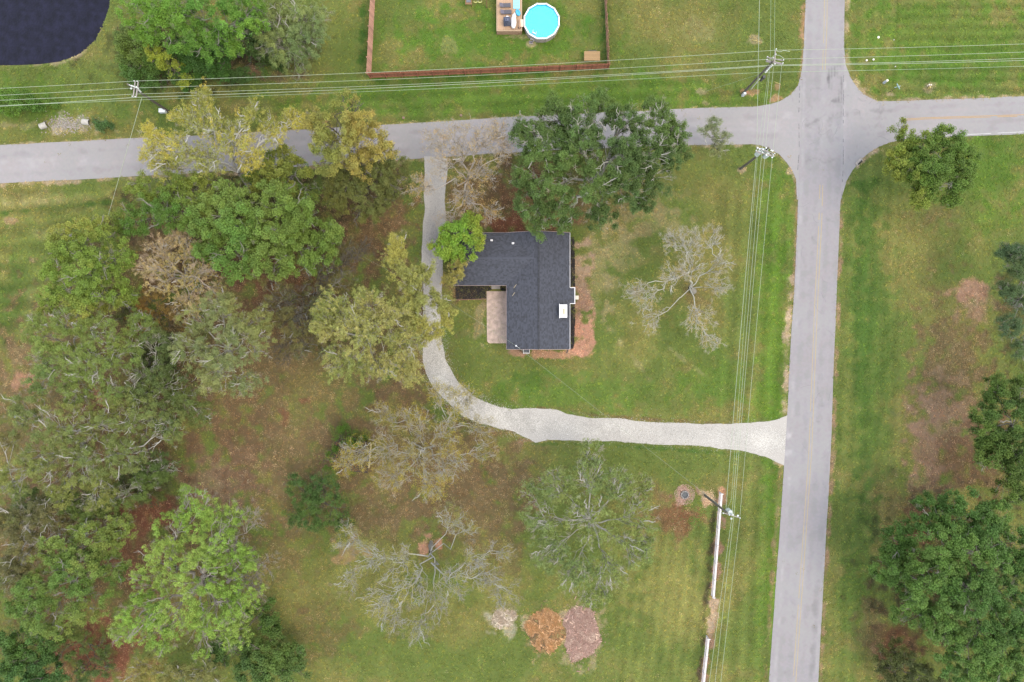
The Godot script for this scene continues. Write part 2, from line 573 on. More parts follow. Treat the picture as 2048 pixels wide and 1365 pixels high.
func build_ground() -> void:
	edge_noise = noise_bytes(0.07, 5, 3)
	patch_noise = noise_bytes(0.016, 4, 9)
	var streak := noise_bytes(0.05, 3, 21)
	gr.resize(GW * GH); gg.resize(GW * GH); gb.resize(GW * GH)
	var a: Color = soils.green
	var b: Color = soils.olive
	for q in GW * GH:
		var w := clampf((patch_noise[q] - 90) / 80.0, 0.0, 1.0)
		gr[q] = lerpf(a.r, b.r, w); gg[q] = lerpf(a.g, b.g, w); gb[q] = lerpf(a.b, b.b, w)
	# lawns, from the large to the small
	for s in [
		"1100,190,640,55,lush,.8", "980,70,230,80,lush,.9", "1880,90,230,110,lush,.85", "1500,90,130,120,green,.7", "1400,40,120,40,olive,.5", "1400,55,40,30,dry,.4",
		"1890,60,120,40,olive,.35", "660,80,70,140,green,.6", "60,200,160,60,lush,.6", "200,180,80,90,green,.7", "60,430,120,60,olive,.6", "60,400,130,25,dry,.3",
		"70,520,80,90,green,.7", "20,620,60,120,deep,.5", "110,470,60,16,dry,.35", "30,720,30,60,pink,.6", "10,780,40,50,clay,.4", "60,640,18,120,dry,.25",
		"520,700,420,240,brown,.85", "560,900,200,190,brown,.85", "420,960,110,80,pink,.65", "480,900,60,110,litter,.5", "720,430,110,150,litter,.85", "760,380,80,60,brown,.6",
		"850,900,260,90,brown,.8", "930,1010,150,120,brown,.8", "760,1010,140,100,brown,.7", "800,800,70,60,litter,.5", "590,820,25,60,green,.35", "640,780,90,60,olive,.4",
		"130,800,260,230,brown,.8", "300,880,120,100,litter,.5", "200,1100,260,180,litter,.8", "190,1310,120,80,red,.9", "290,1020,60,50,red,.8", "250,1090,60,60,red,.5",
		"200,800,40,30,red,.6", "330,500,120,110,litter,.8", "450,520,130,60,litter,.8", "560,560,110,60,red,.5", "460,430,230,110,dark,.7", "520,640,110,60,litter,.6",
		"380,800,40,24,pink,.5", "640,1120,120,110,green,.55", "600,1060,70,40,brown,.6", "620,1240,50,90,brown,.7", "760,1290,180,110,green,.75", "960,1320,160,70,green,.7", "880,1240,120,60,olive,.7",
		"1120,1080,170,160,green,.7", "1180,930,150,60,green,.7", "1340,1180,110,210,yellow,.75", "1260,1320,110,80,green,.6", "1240,1150,60,110,yellow,.4", "1430,920,150,40,green,.7", "1330,1030,70,55,brown,.45", "1345,1035,55,42,red,.5", "1290,990,30,40,brown,.4",
		"990,400,130,110,litter,.8", "1010,445,60,26,red,.8", "1060,380,70,60,red,.5", "1200,420,150,60,brown,.6", "1100,440,60,26,red,.5", "1340,330,110,60,olive,.7", "1130,330,190,70,dark,.35",
		"1230,500,60,60,dry,.65", "1195,540,40,100,dry,.5", "1290,420,90,70,dry,.5", "1330,440,60,36,dry,.4", "1280,620,60,90,yellow,.45", "1360,560,90,90,olive,.6", "1390,590,40,40,brown,.5",
		"1130,780,220,60,green,.75", "1020,740,110,50,green,.75", "1060,770,60,34,deep,.45", "1300,790,190,50,green,.55", "1420,760,90,60,lush,.5", "1250,720,80,40,yellow,.5", "930,680,40,70,green,.7", "940,640,40,20,olive,.6",
		"1545,430,55,160,lush,.7", "1540,640,40,220,bright,.5", "1525,800,50,50,bright,.55", "1500,640,40,240,green,.5", "1400,330,120,40,green,.6", "1470,420,70,90,olive,.4",
		"1530,1150,40,270,lush,.7", "1545,1200,12,260,bright,.5", "1495,1080,40,120,olive,.6", "1480,1280,40,110,green,.6",
		"1720,620,50,420,green,.8", "1725,560,30,300,deep,.55", "1695,850,14,380,yellow,.4", "1715,1100,50,280,green,.6", "1760,1020,70,150,brown,.35", "1830,490,110,100,olive,.75", "1820,650,70,70,green,.5", "1960,330,110,90,lush,.7", "1985,440,70,40,lush,.6", "1880,430,70,30,brown,.4",
		"1900,740,100,170,brown,.85", "1880,850,80,110,pink,.7", "1900,920,90,70,litter,.8", "1940,580,40,32,clay,.8", "1955,600,60,50,pink,.6", "1850,900,40,90,pink,.5", "1850,960,60,40,pink,.45", "1990,920,70,90,litter,.8", "1830,1010,60,30,brown,.6",
		"1740,700,55,420,deep,.5", "1720,1150,45,230,deep,.5", "640,1180,90,160,olive,.7", "760,1180,140,100,olive,.6", "900,960,210,110,brown,.85", "560,1100,60,80,brown,.6", "660,1270,60,70,brown,.35", "1000,1100,60,80,brown,.6", "1040,980,40,60,brown,.5", "700,1040,60,50,brown,.6", "1130,790,200,50,lush,.4", "1545,700,30,330,lush,.5", "1790,1290,60,60,red,.85", "1740,1250,40,90,brown,.6", "1690,1330,50,50,green,.6", "1900,1150,160,170,dark,.75", "1830,1060,40,40,red,.6", "2030,620,50,120,dark,.5",
		"370,120,180,70,dark,.85", "560,80,80,70,dark,.75", "550,150,70,18,pink,.4", "510,140,24,10,clay,.4", "490,210,50,16,pink,.35", "300,210,80,40,deep,.5", "220,160,40,70,green,.6",
	]:
		var t: PackedStringArray = s.split(",")
		blob(float(t[0]), float(t[1]), float(t[2]), float(t[3]), t[4], float(t[5]))
	# bare patches, soil and stones
	for s in [
		"150,248,50,20,stone,.45", "115,245,30,10,stone,.45", "150,262,60,10,tan,.5", "30,250,50,8,tan,.4", "1164,560,20,80,pink,.9", "1162,530,20,50,tan,.55", "1166,655,22,52,clay,1", "1160,670,16,40,clay,.9", "1170,700,20,14,clay,.9", "1095,707,70,9,clay,.85", "1162,610,18,36,pink,.85",
		"1035,705,30,7,pink,.6", "960,640,12,40,tan,.45", "965,690,10,14,tan,.4", "1369,990,24,22,pink,1", "1416,996,15,17,tan,.9", "1440,985,8,12,clay,.8", "1412,1008,10,8,clay,.7", "1005,1245,32,28,ash,.75", "1010,1234,18,16,ash,.9",
		"1088,1268,40,44,tan,.6", "1165,1270,42,56,tan,.5", "1490,184,10,8,clay,.9", "1500,183,12,6,clay,.6", "1482,338,7,6,tan,.8", "1410,184,14,8,tan,.6", "1410,205,8,6,tan,.5", "1508,80,12,10,tan,.6", "1553,172,7,7,clay,.6",
		"1558,197,14,10,clay,.7", "640,238,11,9,clay,.8", "700,1100,35,28,clay,.45", "848,1090,12,16,clay,.9", "880,1082,8,16,clay,.9", "856,1070,14,7,clay,.8", "1723,178,14,8,tan,.6", "1857,176,18,10,tan,.6", "1778,188,10,6,tan,.7",
		"925,590,22,12,litter,.6", "600,1222,14,8,brown,.6", "40,760,24,20,clay,.6", "200,790,20,14,clay,.5", "1063,88,12,6,tan,.7", "1020,72,30,5,tan,.5", "895,92,14,20,dry,.5", "950,50,14,12,brown,.4", "930,630,8,40,dry,.3",
		"1565,310,12,6,litter,.7", "1580,335,8,12,tan,.8", "1713,330,8,8,ash,.8", "1560,925,10,6,tan,.8", "598,800,20,6,red,.6", "570,830,14,16,red,.5", "20,440,14,6,pink,.6", "1060,880,24,8,pink,.5", "1090,1000,20,30,pink,.25",
	]:
		var t: PackedStringArray = s.split(",")
		blob(float(t[0]), float(t[1]), float(t[2]), float(t[3]), t[4], float(t[5]), 0.0, 0.4, 0.8)
	# earth along the road edges, the drive, the fences and old tyre tracks
	trail("0,291 308,276 629,259 1066,233 1512,214", 5, "tan", .5)
	trail("0,368 239,356 444,344 789,321 851,317", 6, "tan", .5)
	trail("1370,291 1502,290 1539,298 1574,326 1592,359", 5, "tan", .55)
	trail("1592,359 1594,440 1587,590", 5, "pink", .6)
	trail("1583,560 1578,640 1572,720 1570,830", 8, "tan", .75)
	trail("1607,0 1604,150 1590,178 1556,207", 6, "clay", .4)
	trail("1692,0 1692,120 1706,157 1733,191 1758,203 2048,193", 6, "tan", .5)
	trail("1682,400 1675,620 1664,900 1640,1365", 5, "pink", .5)
	trail("1693,364 1722,322 1758,294", 5, "tan", .6)
	trail("1562,930 1547,1100 1530,1365", 5, "pink", .35)
	trail("1440,1000 1427,1190 1416,1290 1402,1365", 9, "pink", .85)
	trail("1425,1200 1415,1275", 8, "tan", .9)
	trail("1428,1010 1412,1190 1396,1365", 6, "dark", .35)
	trail("0,124 110,118 165,95 198,55 212,0", 5, "pink", .5)
	trail("0,128 112,124 172,100", 5, "tan", .35)
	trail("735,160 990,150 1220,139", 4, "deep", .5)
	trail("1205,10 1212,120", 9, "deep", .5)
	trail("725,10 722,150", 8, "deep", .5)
	trail("1260,560 1330,690 1420,760", 5, "dry", .3)
	trail("1230,600 1215,650 1300,760", 6, "dry", .28)
	trail("1200,440 1215,560 1205,660", 8, "dry", .35)
	trail("848,430 842,600 850,760 900,830 1000,870", 5, "litter", .4)
	trail("1060,818 1130,816 1200,832 1460,848", 4, "litter", .4)
	trail("1060,886 1200,888 1480,908", 4, "deep", .4)
	trail("0,425 250,400", 5, "deep", .4)
	trail("0,405 120,400", 4, "dry", .35)
	trail("880,680 892,720 930,780", 4, "olive", .5)
	# mowing, mottle and dry tufts
	for v in GH:
		var z := -GZ + v * 0.2
		var py := z * SCALE + 682.5
		for u in GW:
			var x := -GX + u * 0.2
			var px := x * SCALE + 1024.0
			var q := v * GW + u
			var k := 1.0 + (streak[q] - 128) / 128.0 * 0.06 + (patch_noise[q] - 128) / 128.0 * 0.09
			var s := 0.0
			if px > 1230 and px < 1440 and py > 1040:
				s = sin((px + (py - 1100) * 0.12) * 0.26 + streak[q] * 0.008) * 0.045
			elif px > 1440 and px < 1580 and py > 380:
				s = sin((px + (py - 700) * 0.045) * 0.2 + streak[q] * 0.008) * 0.06
			elif px > 1670 and px < 1800:
				s = sin((px + (py - 700) * 0.045) * 0.23 + streak[q] * 0.008) * 0.035
			elif px > 1690 and py < 200:
				s = sin(py * 0.3 + streak[q] * 0.01) * 0.06
			elif py < 260 and py > 150 and px > 500:
				s = sin((py + px * 0.05) * 0.26 + streak[q] * 0.01) * 0.05
			elif px < 240 and py > 380 and py < 700:
				s = sin((py + px * 0.1) * 0.17 + streak[q] * 0.012) * 0.07
			k += s
			var w := (edge_noise[(q * 7) % (GW * GH)] - 128) / 128.0 * 0.10
			gr[q] = clampf(gr[q] * (k + w), 0, 1)
			gg[q] = clampf(gg[q] * (k + w * 0.4), 0, 1)
			gb[q] = clampf(gb[q] * k, 0, 1)
	var by := PackedByteArray()
	by.resize(GW * GH * 3)
	for q in GW * GH:
		var c := base(gr[q] * 255.0, gg[q] * 255.0, gb[q] * 255.0, 1.3).linear_to_srgb()
		by[q * 3] = int(c.r * 255.0); by[q * 3 + 1] = int(c.g * 255.0); by[q * 3 + 2] = int(c.b * 255.0)
	var im := Image.create_from_data(GW, GH, false, Image.FORMAT_RGB8, by)
	im.resize(GW * 2, GH * 2, Image.INTERPOLATE_CUBIC)
	im.convert(Image.FORMAT_RGBA8)
	# fine grain: darker thatch and paler straw showing through
	for pass_ in 4:
		var other: Image = im.duplicate()
		if pass_ % 2 == 0:
			other.adjust_bcs(0.74 if pass_ == 0 else 0.7, 1.0, 1.05)
		else:
			other.adjust_bcs(1.24, 0.97, 0.95)
		var f := FastNoiseLite.new()
		f.seed = 50 + pass_
		f.frequency = 0.35 if pass_ < 2 else 0.97
		f.fractal_octaves = 3 if pass_ < 2 else 1
		if pass_ >= 2: f.noise_type = FastNoiseLite.TYPE_VALUE
		var mk := f.get_image(GW * 2, GH * 2)
		mk.convert(Image.FORMAT_L8)
		mk.adjust_bcs(1.0, 1.35, 1.0)
		mk.resize(GW * 4, GH * 2, Image.INTERPOLATE_BILINEAR)
		mk = Image.create_from_data(GW * 2, GH * 2, false, Image.FORMAT_LA8, mk.get_data())
		mk.convert(Image.FORMAT_RGBA8)
		im.blend_rect_mask(other, mk, Rect2i(0, 0, GW * 2, GH * 2), Vector2i.ZERO)
	var m := StandardMaterial3D.new()
	m.albedo_texture = ImageTexture.create_from_image(im)
	m.roughness = 1.0
	m.metallic_specular = 0.1
	m.cull_mode = BaseMaterial3D.CULL_DISABLED
	# the sheet itself: a metre grid, sunk below the pond, gently uneven elsewhere
	var mb := MB.new()
	var nx := 168
	var nz := 113
	var pond := poly(pond_pts)
	for v in nz + 1:
		for u in nx + 1:
			var x := -GX + u * GX * 2 / nx
			var z := -GZ + v * GZ * 2 / nz
			var y := wavy.get_noise_2d(x * 7.0, z * 7.0) * 0.012 - 0.012
			var d := pond_depth(Vector2(x, z), pond)
			y -= d
			mb.v.append(Vector3(x, y, z)); mb.n.append(Vector3.UP); mb.c.append(Color.WHITE)
			mb.uv.append(Vector2(float(u) / nx, float(v) / nz))
	for v in nz:
		for u in nx:
			var k := v * (nx + 1) + u
			mb.i.append(k); mb.i.append(k + 1); mb.i.append(k + nx + 2)
			mb.i.append(k); mb.i.append(k + nx + 2); mb.i.append(k + nx + 1)
	obj("lawn", mb, m, null, "structure")
	# the fields further out
	var far := MB.new()
	for s in [[-900, -900, 900, -GZ], [-900, GZ, 900, 900], [-900, -GZ, -GX, GZ], [GX, -GZ, 900, GZ]]:
		far.quad(Vector3(s[0], -0.03, s[3]), Vector3(s[2], -0.03, s[3]), Vector3(s[2], -0.03, s[1]), Vector3(s[0], -0.03, s[1]))
	obj("field", far, mat("field", base(108, 122, 62), 1.0, noise_tex(0.02, 0.7, 1.0, 5), 0.05), null, "structure")

var pond_pts := pv("-160,-160 209,-160 209,0 204,22 195,48 182,72 165,90 142,104 112,115 75,120 30,122 -160,124")

func pond_depth(p: Vector2, pond: PackedVector2Array) -> float:
	if p.x > -56 or p.y > -38:
		return 0.0
	var near := 1e9
	for q in pond.size():
		var c := Geometry2D.get_closest_point_to_segment(p, pond[q], pond[(q + 1) % pond.size()])
		near = minf(near, c.distance_to(p))
	if not Geometry2D.is_point_in_polygon(p, pond):
		near = -near
	return clampf((near + 1.2) * 0.35, 0.0, 1.4)

func on_road(p: Vector2) -> bool:
	for q in road_polys:
		if Geometry2D.is_point_in_polygon(p, q):
			return true
	return false

var wear := PackedFloat32Array()

func rub(x: float, y: float, r: float, mult: float, rough := 1.0) -> void:
	var p := at(x, y)
	var cx := (p.x + GX) / 0.2
	var cy := (p.z + GZ) / 0.2
	var a := r / SCALE / 0.2
	for v in range(maxi(0, int(cy - a * 1.5)), mini(GH, int(cy + a * 1.5) + 2)):
		for u in range(maxi(0, int(cx - a * 1.5)), mini(GW, int(cx + a * 1.5) + 2)):
			var d := Vector2(u - cx, v - cy).length() / a
			var q := v * GW + u
			var w := clampf((1.0 + (edge_noise[q] - 128) / 128.0 * rough - d) * 1.4, 0.0, 1.0)
			wear[q] *= lerpf(1.0, mult, w)

func rub_trail(pts: String, off: float, r: float, mult: float, rough := 1.0) -> void:
	var p := pv(pts)
	for q in p.size() - 1:
		var d: Vector2 = (p[q + 1] - p[q]).normalized()
		var s := Vector2(-d.y, d.x) * off
		var n := maxi(1, int(p[q].distance_to(p[q + 1]) / (r * 1.2)))
		for j in n:
			var c: Vector2 = p[q].lerp(p[q + 1], float(j) / n) + s
			rub(c.x, c.y, r, mult, rough)

func road_mat(called: String, c: Color) -> StandardMaterial3D:
	var by := PackedByteArray()
	by.resize(GW * GH * 3)
	for q in GW * GH:
		var k := wear[q] * (1.0 + (patch_noise[q] - 128) / 128.0 * 0.06 + (edge_noise[(q * 5) % (GW * GH)] - 128) / 128.0 * 0.05)
		var warm := (patch_noise[(q * 3) % (GW * GH)] - 128) / 128.0 * 0.012
		var t := Color(c.r * k * (1.0 + warm), c.g * k, c.b * k * (1.0 - warm)).linear_to_srgb()
		by[q * 3] = int(t.r * 255.0); by[q * 3 + 1] = int(t.g * 255.0); by[q * 3 + 2] = int(t.b * 255.0)
	var im := Image.create_from_data(GW, GH, false, Image.FORMAT_RGB8, by)
	im.resize(GW * 2, GH * 2, Image.INTERPOLATE_CUBIC)
	im.convert(Image.FORMAT_RGBA8)
	for pass_ in 2:
		var other: Image = im.duplicate()
		other.adjust_bcs(0.82 if pass_ == 0 else 1.18, 1.0, 1.0)
		var f := FastNoiseLite.new()
		f.seed = 150 + pass_
		f.frequency = 0.97
		f.fractal_octaves = 1
		f.noise_type = FastNoiseLite.TYPE_VALUE
		var mk := f.get_image(GW * 2, GH * 2)
		mk.convert(Image.FORMAT_L8)
		mk.resize(GW * 4, GH * 2, Image.INTERPOLATE_BILINEAR)
		mk = Image.create_from_data(GW * 2, GH * 2, false, Image.FORMAT_LA8, mk.get_data())
		mk.convert(Image.FORMAT_RGBA8)
		im.blend_rect_mask(other, mk, Rect2i(0, 0, GW * 2, GH * 2), Vector2i.ZERO)
	var m := StandardMaterial3D.new()
	m.albedo_texture = ImageTexture.create_from_image(im)
	m.texture_repeat = false
	m.roughness = 0.93
	m.metallic_specular = 0.3
	m.cull_mode = BaseMaterial3D.CULL_DISABLED
	mats[called] = m
	return m

func mapped(b: MB) -> MB:
	for p in b.v:
		b.uv.append(Vector2((p.x + GX) / (GX * 2), (p.z + GZ) / (GZ * 2)))
	return b

func wear_roads() -> void:
	wear.resize(GW * GH)
	wear.fill(1.0)
	var main := "1651,-100 1648,140 1643,370 1638,520 1621,900 1606,1120 1589,1365 1580,1470"
	for off in [-32.0, -13.0, 14.0, 31.0]:
		rub_trail(main, off, 6.0, 0.965, 1.6)
	rub_trail(main, 0.0, 5.0, 1.03, 1.6)
	rub_trail(main, -41.0, 3.0, 1.05, 2.0)
	rub_trail(main, 41.0, 3.0, 1.05, 2.0)
	for q in 5:
		rub_trail("%d,132 %d,165 %d,205" % [1656 + q * 6, 1657 + q * 6, 1658 + q * 6], 0.0, 2.2, 0.84, 2.2)
	rub_trail("1658,150 1662,200 1660,260 1655,330", 0.0, 9.0, 0.97, 1.6)
	rub_trail("1625,190 1628,260 1622,330", 0.0, 10.0, 0.975, 1.6)
	rub_trail("1690,225 1720,222 1790,222", 0.0, 5.0, 0.93, 2.0)
	rub_trail("1660,235 1650,228 1630,240 1610,252", 0.0, 3.0, 0.92, 2.0)
	rub_trail("1632,1180 1628,1260 1618,1420", 0.0, 7.0, 0.94, 1.2)
	rub_trail("1580,850 1584,890 1580,930 1590,980", 0.0, 10.0, 1.05, 2.0)
	rub_trail("1576,835 1574,930", 0.0, 5.0, 1.08, 2.0)
	for off in [-18.0, -6.0, 7.0, 19.0]:
		rub_trail("-150,336 0,329 308,312 629,291 1066,267 1365,255 1560,250", off, 5.0, 0.96 if absf(off) > 10 else 1.03, 1.8)
		rub_trail("1720,245 1850,236 2048,230 2200,226", off * 1.3, 5.0, 0.965, 1.8)
	rub_trail("70,303 72,312", 0.0, 3.0, 1.15)
	rub_trail("1570,225 1585,240 1570,255", 0.0, 8.0, 1.06, 2.0)
	# cracks and tar seams, printed in the surface
	rng.seed = 31
	for q in 46:
		var p := Vector2(rng.randf_range(1600, 1770), rng.randf_range(180, 340))
		if q > 26: p = Vector2(rng.randf_range(1560, 1680), rng.randf_range(380, 1365))
		var d := Vector2(rng.randf_range(-1, 1), rng.randf_range(-1, 1)).normalized()
		for j in rng.randi_range(6, 18):
			d = (d + Vector2(rng.randf_range(-1, 1), rng.randf_range(-1, 1)) * 0.45).normalized()
			p += d * 3.0
			rub(p.x, p.y, 1.6, 0.9, 0.3)

func build_roads() -> void:
	var asphalt := base(161, 158, 161)
	wear_roads()
	var main := pv("1616,-900 1694,-900 1690,0 1688,130 1686,300 1680,440 1672,620 1662,900 1652,1080 1637,1365 1590,2300 1486,2300 1538,1365 1557,1100 1571,900 1580,720 1588,590 1595,440 1600,300 1606,150 1611,0")
	var west := pv("-1500,365 0,290 308,275 629,258 1066,232 1365,218 1512,213 1540,209 1560,203 1582,189 1597,171 1604,140 1607,96 1640,96 1640,400 1594,400 1592,359 1584,340 1574,325 1560,309 1539,297 1520,291 1502,289 1375,290 1100,301 851,316 789,320 444,343 239,355 0,367 -1500,446")
	var east := pv("1660,96 1689,96 1692,130 1703,157 1715,175 1731,191 1758,203 1800,202 2048,193 3600,142 3600,214 2048,268 1943,273 1803,280 1780,286 1758,294 1740,305 1721,321 1705,341 1693,362 1682,400 1660,400")
	var mp := poly(main, 0.07, 5)
	var wp := poly(west, 0.12, 5)
	var ep := poly(east, 0.1, 5)
	var t1 := noise_tex(0.06, 0.72, 1.0, 31, 512, 6)
	var am := road_mat("asphalt", Color(asphalt.r * 0.99, asphalt.g * 0.99, asphalt.b * 0.99))
	var am2 := road_mat("asphalt_side", Color(asphalt.r * 1.05, asphalt.g * 1.04, asphalt.b * 1.03))
	obj("side_road_west", mapped(sheet(wp, 0.022)), am2, null, "structure")
	obj("side_road_east", mapped(sheet(ep, 0.022)), am2, null, "structure")
	obj("road", mapped(sheet(mp, 0.03)), am, null, "structure")
	# worn wheel paths and the dark old seam
	var worn := MB.new()
	var seam := mat("seam", base(112, 110, 116), 0.95)
	for s in ["1600,172 1598,230 1599,300 1596,340", "1688,150 1687,240 1687,330 1684,400"]:
		var p := pv(s)
		for q in p.size() - 1:
			var a := at(p[q].x, p[q].y, 0.036)
			var b := at(p[q + 1].x, p[q + 1].y, 0.036)
			for j in 12:
				if rng.randf() < 0.3: continue
				worn.bar(a.lerp(b, j / 12.0), a.lerp(b, (j + 0.9) / 12.0), rng.randf_range(0.04, 0.1), 0.004)
	obj("road_seam", worn, seam, null, "structure")
	var crack := MB.new()
	for q in 26:
		var p := Vector2(rng.randf_range(1610, 1760), rng.randf_range(190, 330))
		if rng.randf() < 0.4: p = Vector2(rng.randf_range(1600, 1680), rng.randf_range(330, 900))
		var a := at(p.x, p.y, 0.037)
		var d := Vector3(rng.randf_range(-1, 1), 0, rng.randf_range(-1, 1)).normalized()
		for j in 5:
			d = (d + Vector3(rng.randf_range(-1, 1), 0, rng.randf_range(-1, 1)) * 0.5).normalized()
			var b := a + d * rng.randf_range(0.2, 0.5)
			if not Geometry2D.is_point_in_polygon(Vector2(b.x, b.z), mp) and not Geometry2D.is_point_in_polygon(Vector2(b.x, b.z), ep): break
			crack.bar(a, b, 0.025, 0.003)
			a = b
	obj("road_crack", crack, mat("crack", base(126, 123, 130), 0.95), null, "structure")
	# skid-darkened tyre marks north of the crossing
	# painted lines
	var yellow := mat("yellow_paint", base(196, 178, 142), 0.85, t1, 0.9)
	var white := mat("white_paint", base(226, 226, 228), 0.85, t1, 0.9)
	var lines := MB.new()
	for s in ["1650,-900 1652,0 1651,60 1648,140", "1643,370 1641,440 1632,620 1621,900 1606,1120 1589,1365 1540,2300"]:
		for side in [-0.2, 0.2]:
			stripe(lines, s, side, 0.11)
	obj("centre_line_marking", lines, yellow, null, "structure")
	var l2 := MB.new()
	for side in [-0.09, 0.09]:
		stripe(l2, "1806,240 1850,237 2048,231 3600,178", side, 0.11)
	obj("side_centre_line_marking", l2, mat("orange_paint", base(206, 170, 120), 0.85, t1, 0.9), null, "structure")
	var l3 := MB.new()
	stripe(l3, "1860,272 1943,269 2048,264 3600,210", 0.0, 0.1)
	obj("edge_line_marking", l3, white, null, "structure")
	road_polys = [mp, wp, ep]
	# the gravel drive
	var gp := poly(pv("850,313 893,313 893,380 892,440 884,520 883,620 886,680 893,720 905,745 920,765 950,793 1000,813 1025,819 1060,821 1100,818 1115,822 1130,828 1200,835 1300,844 1460,850 1530,848 1555,842 1573,833 1571,932 1556,926 1530,914 1480,904 1400,895 1300,888 1200,882 1100,882 1075,887 1058,880 1030,868 1000,862 975,852 950,843 925,830 903,812 885,795 868,778 858,762 849,742 845,712 849,680 846,600 843,520 846,440 849,380"), 0.5, 2.5, 3.0)
	road_polys.append(gp)
	var gm := mat("gravel", base(214, 209, 203), 0.97, noise_tex(0.09, 0.7, 1.0, 61, 512, 5), 0.35)
	obj("driveway", sheet(gp, 0.028), gm, null, "structure")
	var stone := MB.new()
	stone.ball(Vector3.ZERO, Vector3(1, 0.6, 0.8), 3, 5)
	var tr: Array[Transform3D] = []
	var co := PackedColorArray()
	var path := pv("870,315 870,440 865,520 865,620 868,690 875,745 900,790 950,820 1010,838 1080,851 1200,859 1350,868 1500,878 1570,884")
	for q in 95000:
		var s := rng.randf() * (path.size() - 1)
		var c: Vector2 = path[int(s)].lerp(path[int(s) + 1], s - int(s))
		var w := at(c.x + rng.randfn() * 13.5, c.y + rng.randfn() * 13.5)
		var inside := Geometry2D.is_point_in_polygon(Vector2(w.x, w.z), gp)
		if not inside and rng.randf() > 0.3:
			continue
		if Geometry2D.is_point_in_polygon(Vector2(w.x, w.z), mp):
			continue
		var py := w.z * SCALE + 682.5
		var fresh := smoothstep(540.0, 640.0, py)
		var r := rng.randf_range(0.016, 0.042) * lerpf(0.8, 1.15, fresh)
		tr.append(Transform3D(Basis.from_euler(Vector3(rng.randf(), rng.randf() * TAU, rng.randf())).scaled(Vector3.ONE * r), w + Vector3(0, 0.03 if inside else 0.015, 0)))
		var v := clampf(rng.randf() + wavy.get_noise_2d(w.x * 14.0, w.z * 14.0) * 0.5, 0, 1)
		var g := lerpf(lerpf(128, 186, v), lerpf(165, 252, sqrt(v)), fresh)
		if wavy.get_noise_2d(w.x * 11.0 + 50.0, w.z * 11.0) > 0.25 and rng.randf() < 0.5: g *= 0.82
		if rng.randf() < 0.06: g *= 0.7
		co.append(base(g, g * 0.985, g * lerpf(0.985, 0.955, fresh)))
	stuff_copies("drive_gravel", stone.mesh(mat("stone", Color.WHITE, 0.95)), tr, co)

func stripe(b: MB, pts: String, off: float, w: float) -> void:
	var p := pv(pts)
	for q in p.size() - 1:
		var a := at(p[q].x, p[q].y, 0.0)
		var c := at(p[q + 1].x, p[q + 1].y, 0.0)
		var d := (c - a).normalized()
		var s := Vector3(-d.z, 0, d.x)
		var n := maxi(1, int(a.distance_to(c) / 0.9))
		for j in n:
			if rng.randf() < 0.06: continue
			var e := a.lerp(c, float(j) / n) + s * off
			var f := a.lerp(c, float(j + 1) / n) + s * off
			var y := Vector3(0, 0.035, 0)
			var ww := w * rng.randf_range(0.7, 1.0) * 0.5
			b.quad(e + s * ww + y, f + s * ww + y, f - s * ww + y, e - s * ww + y)

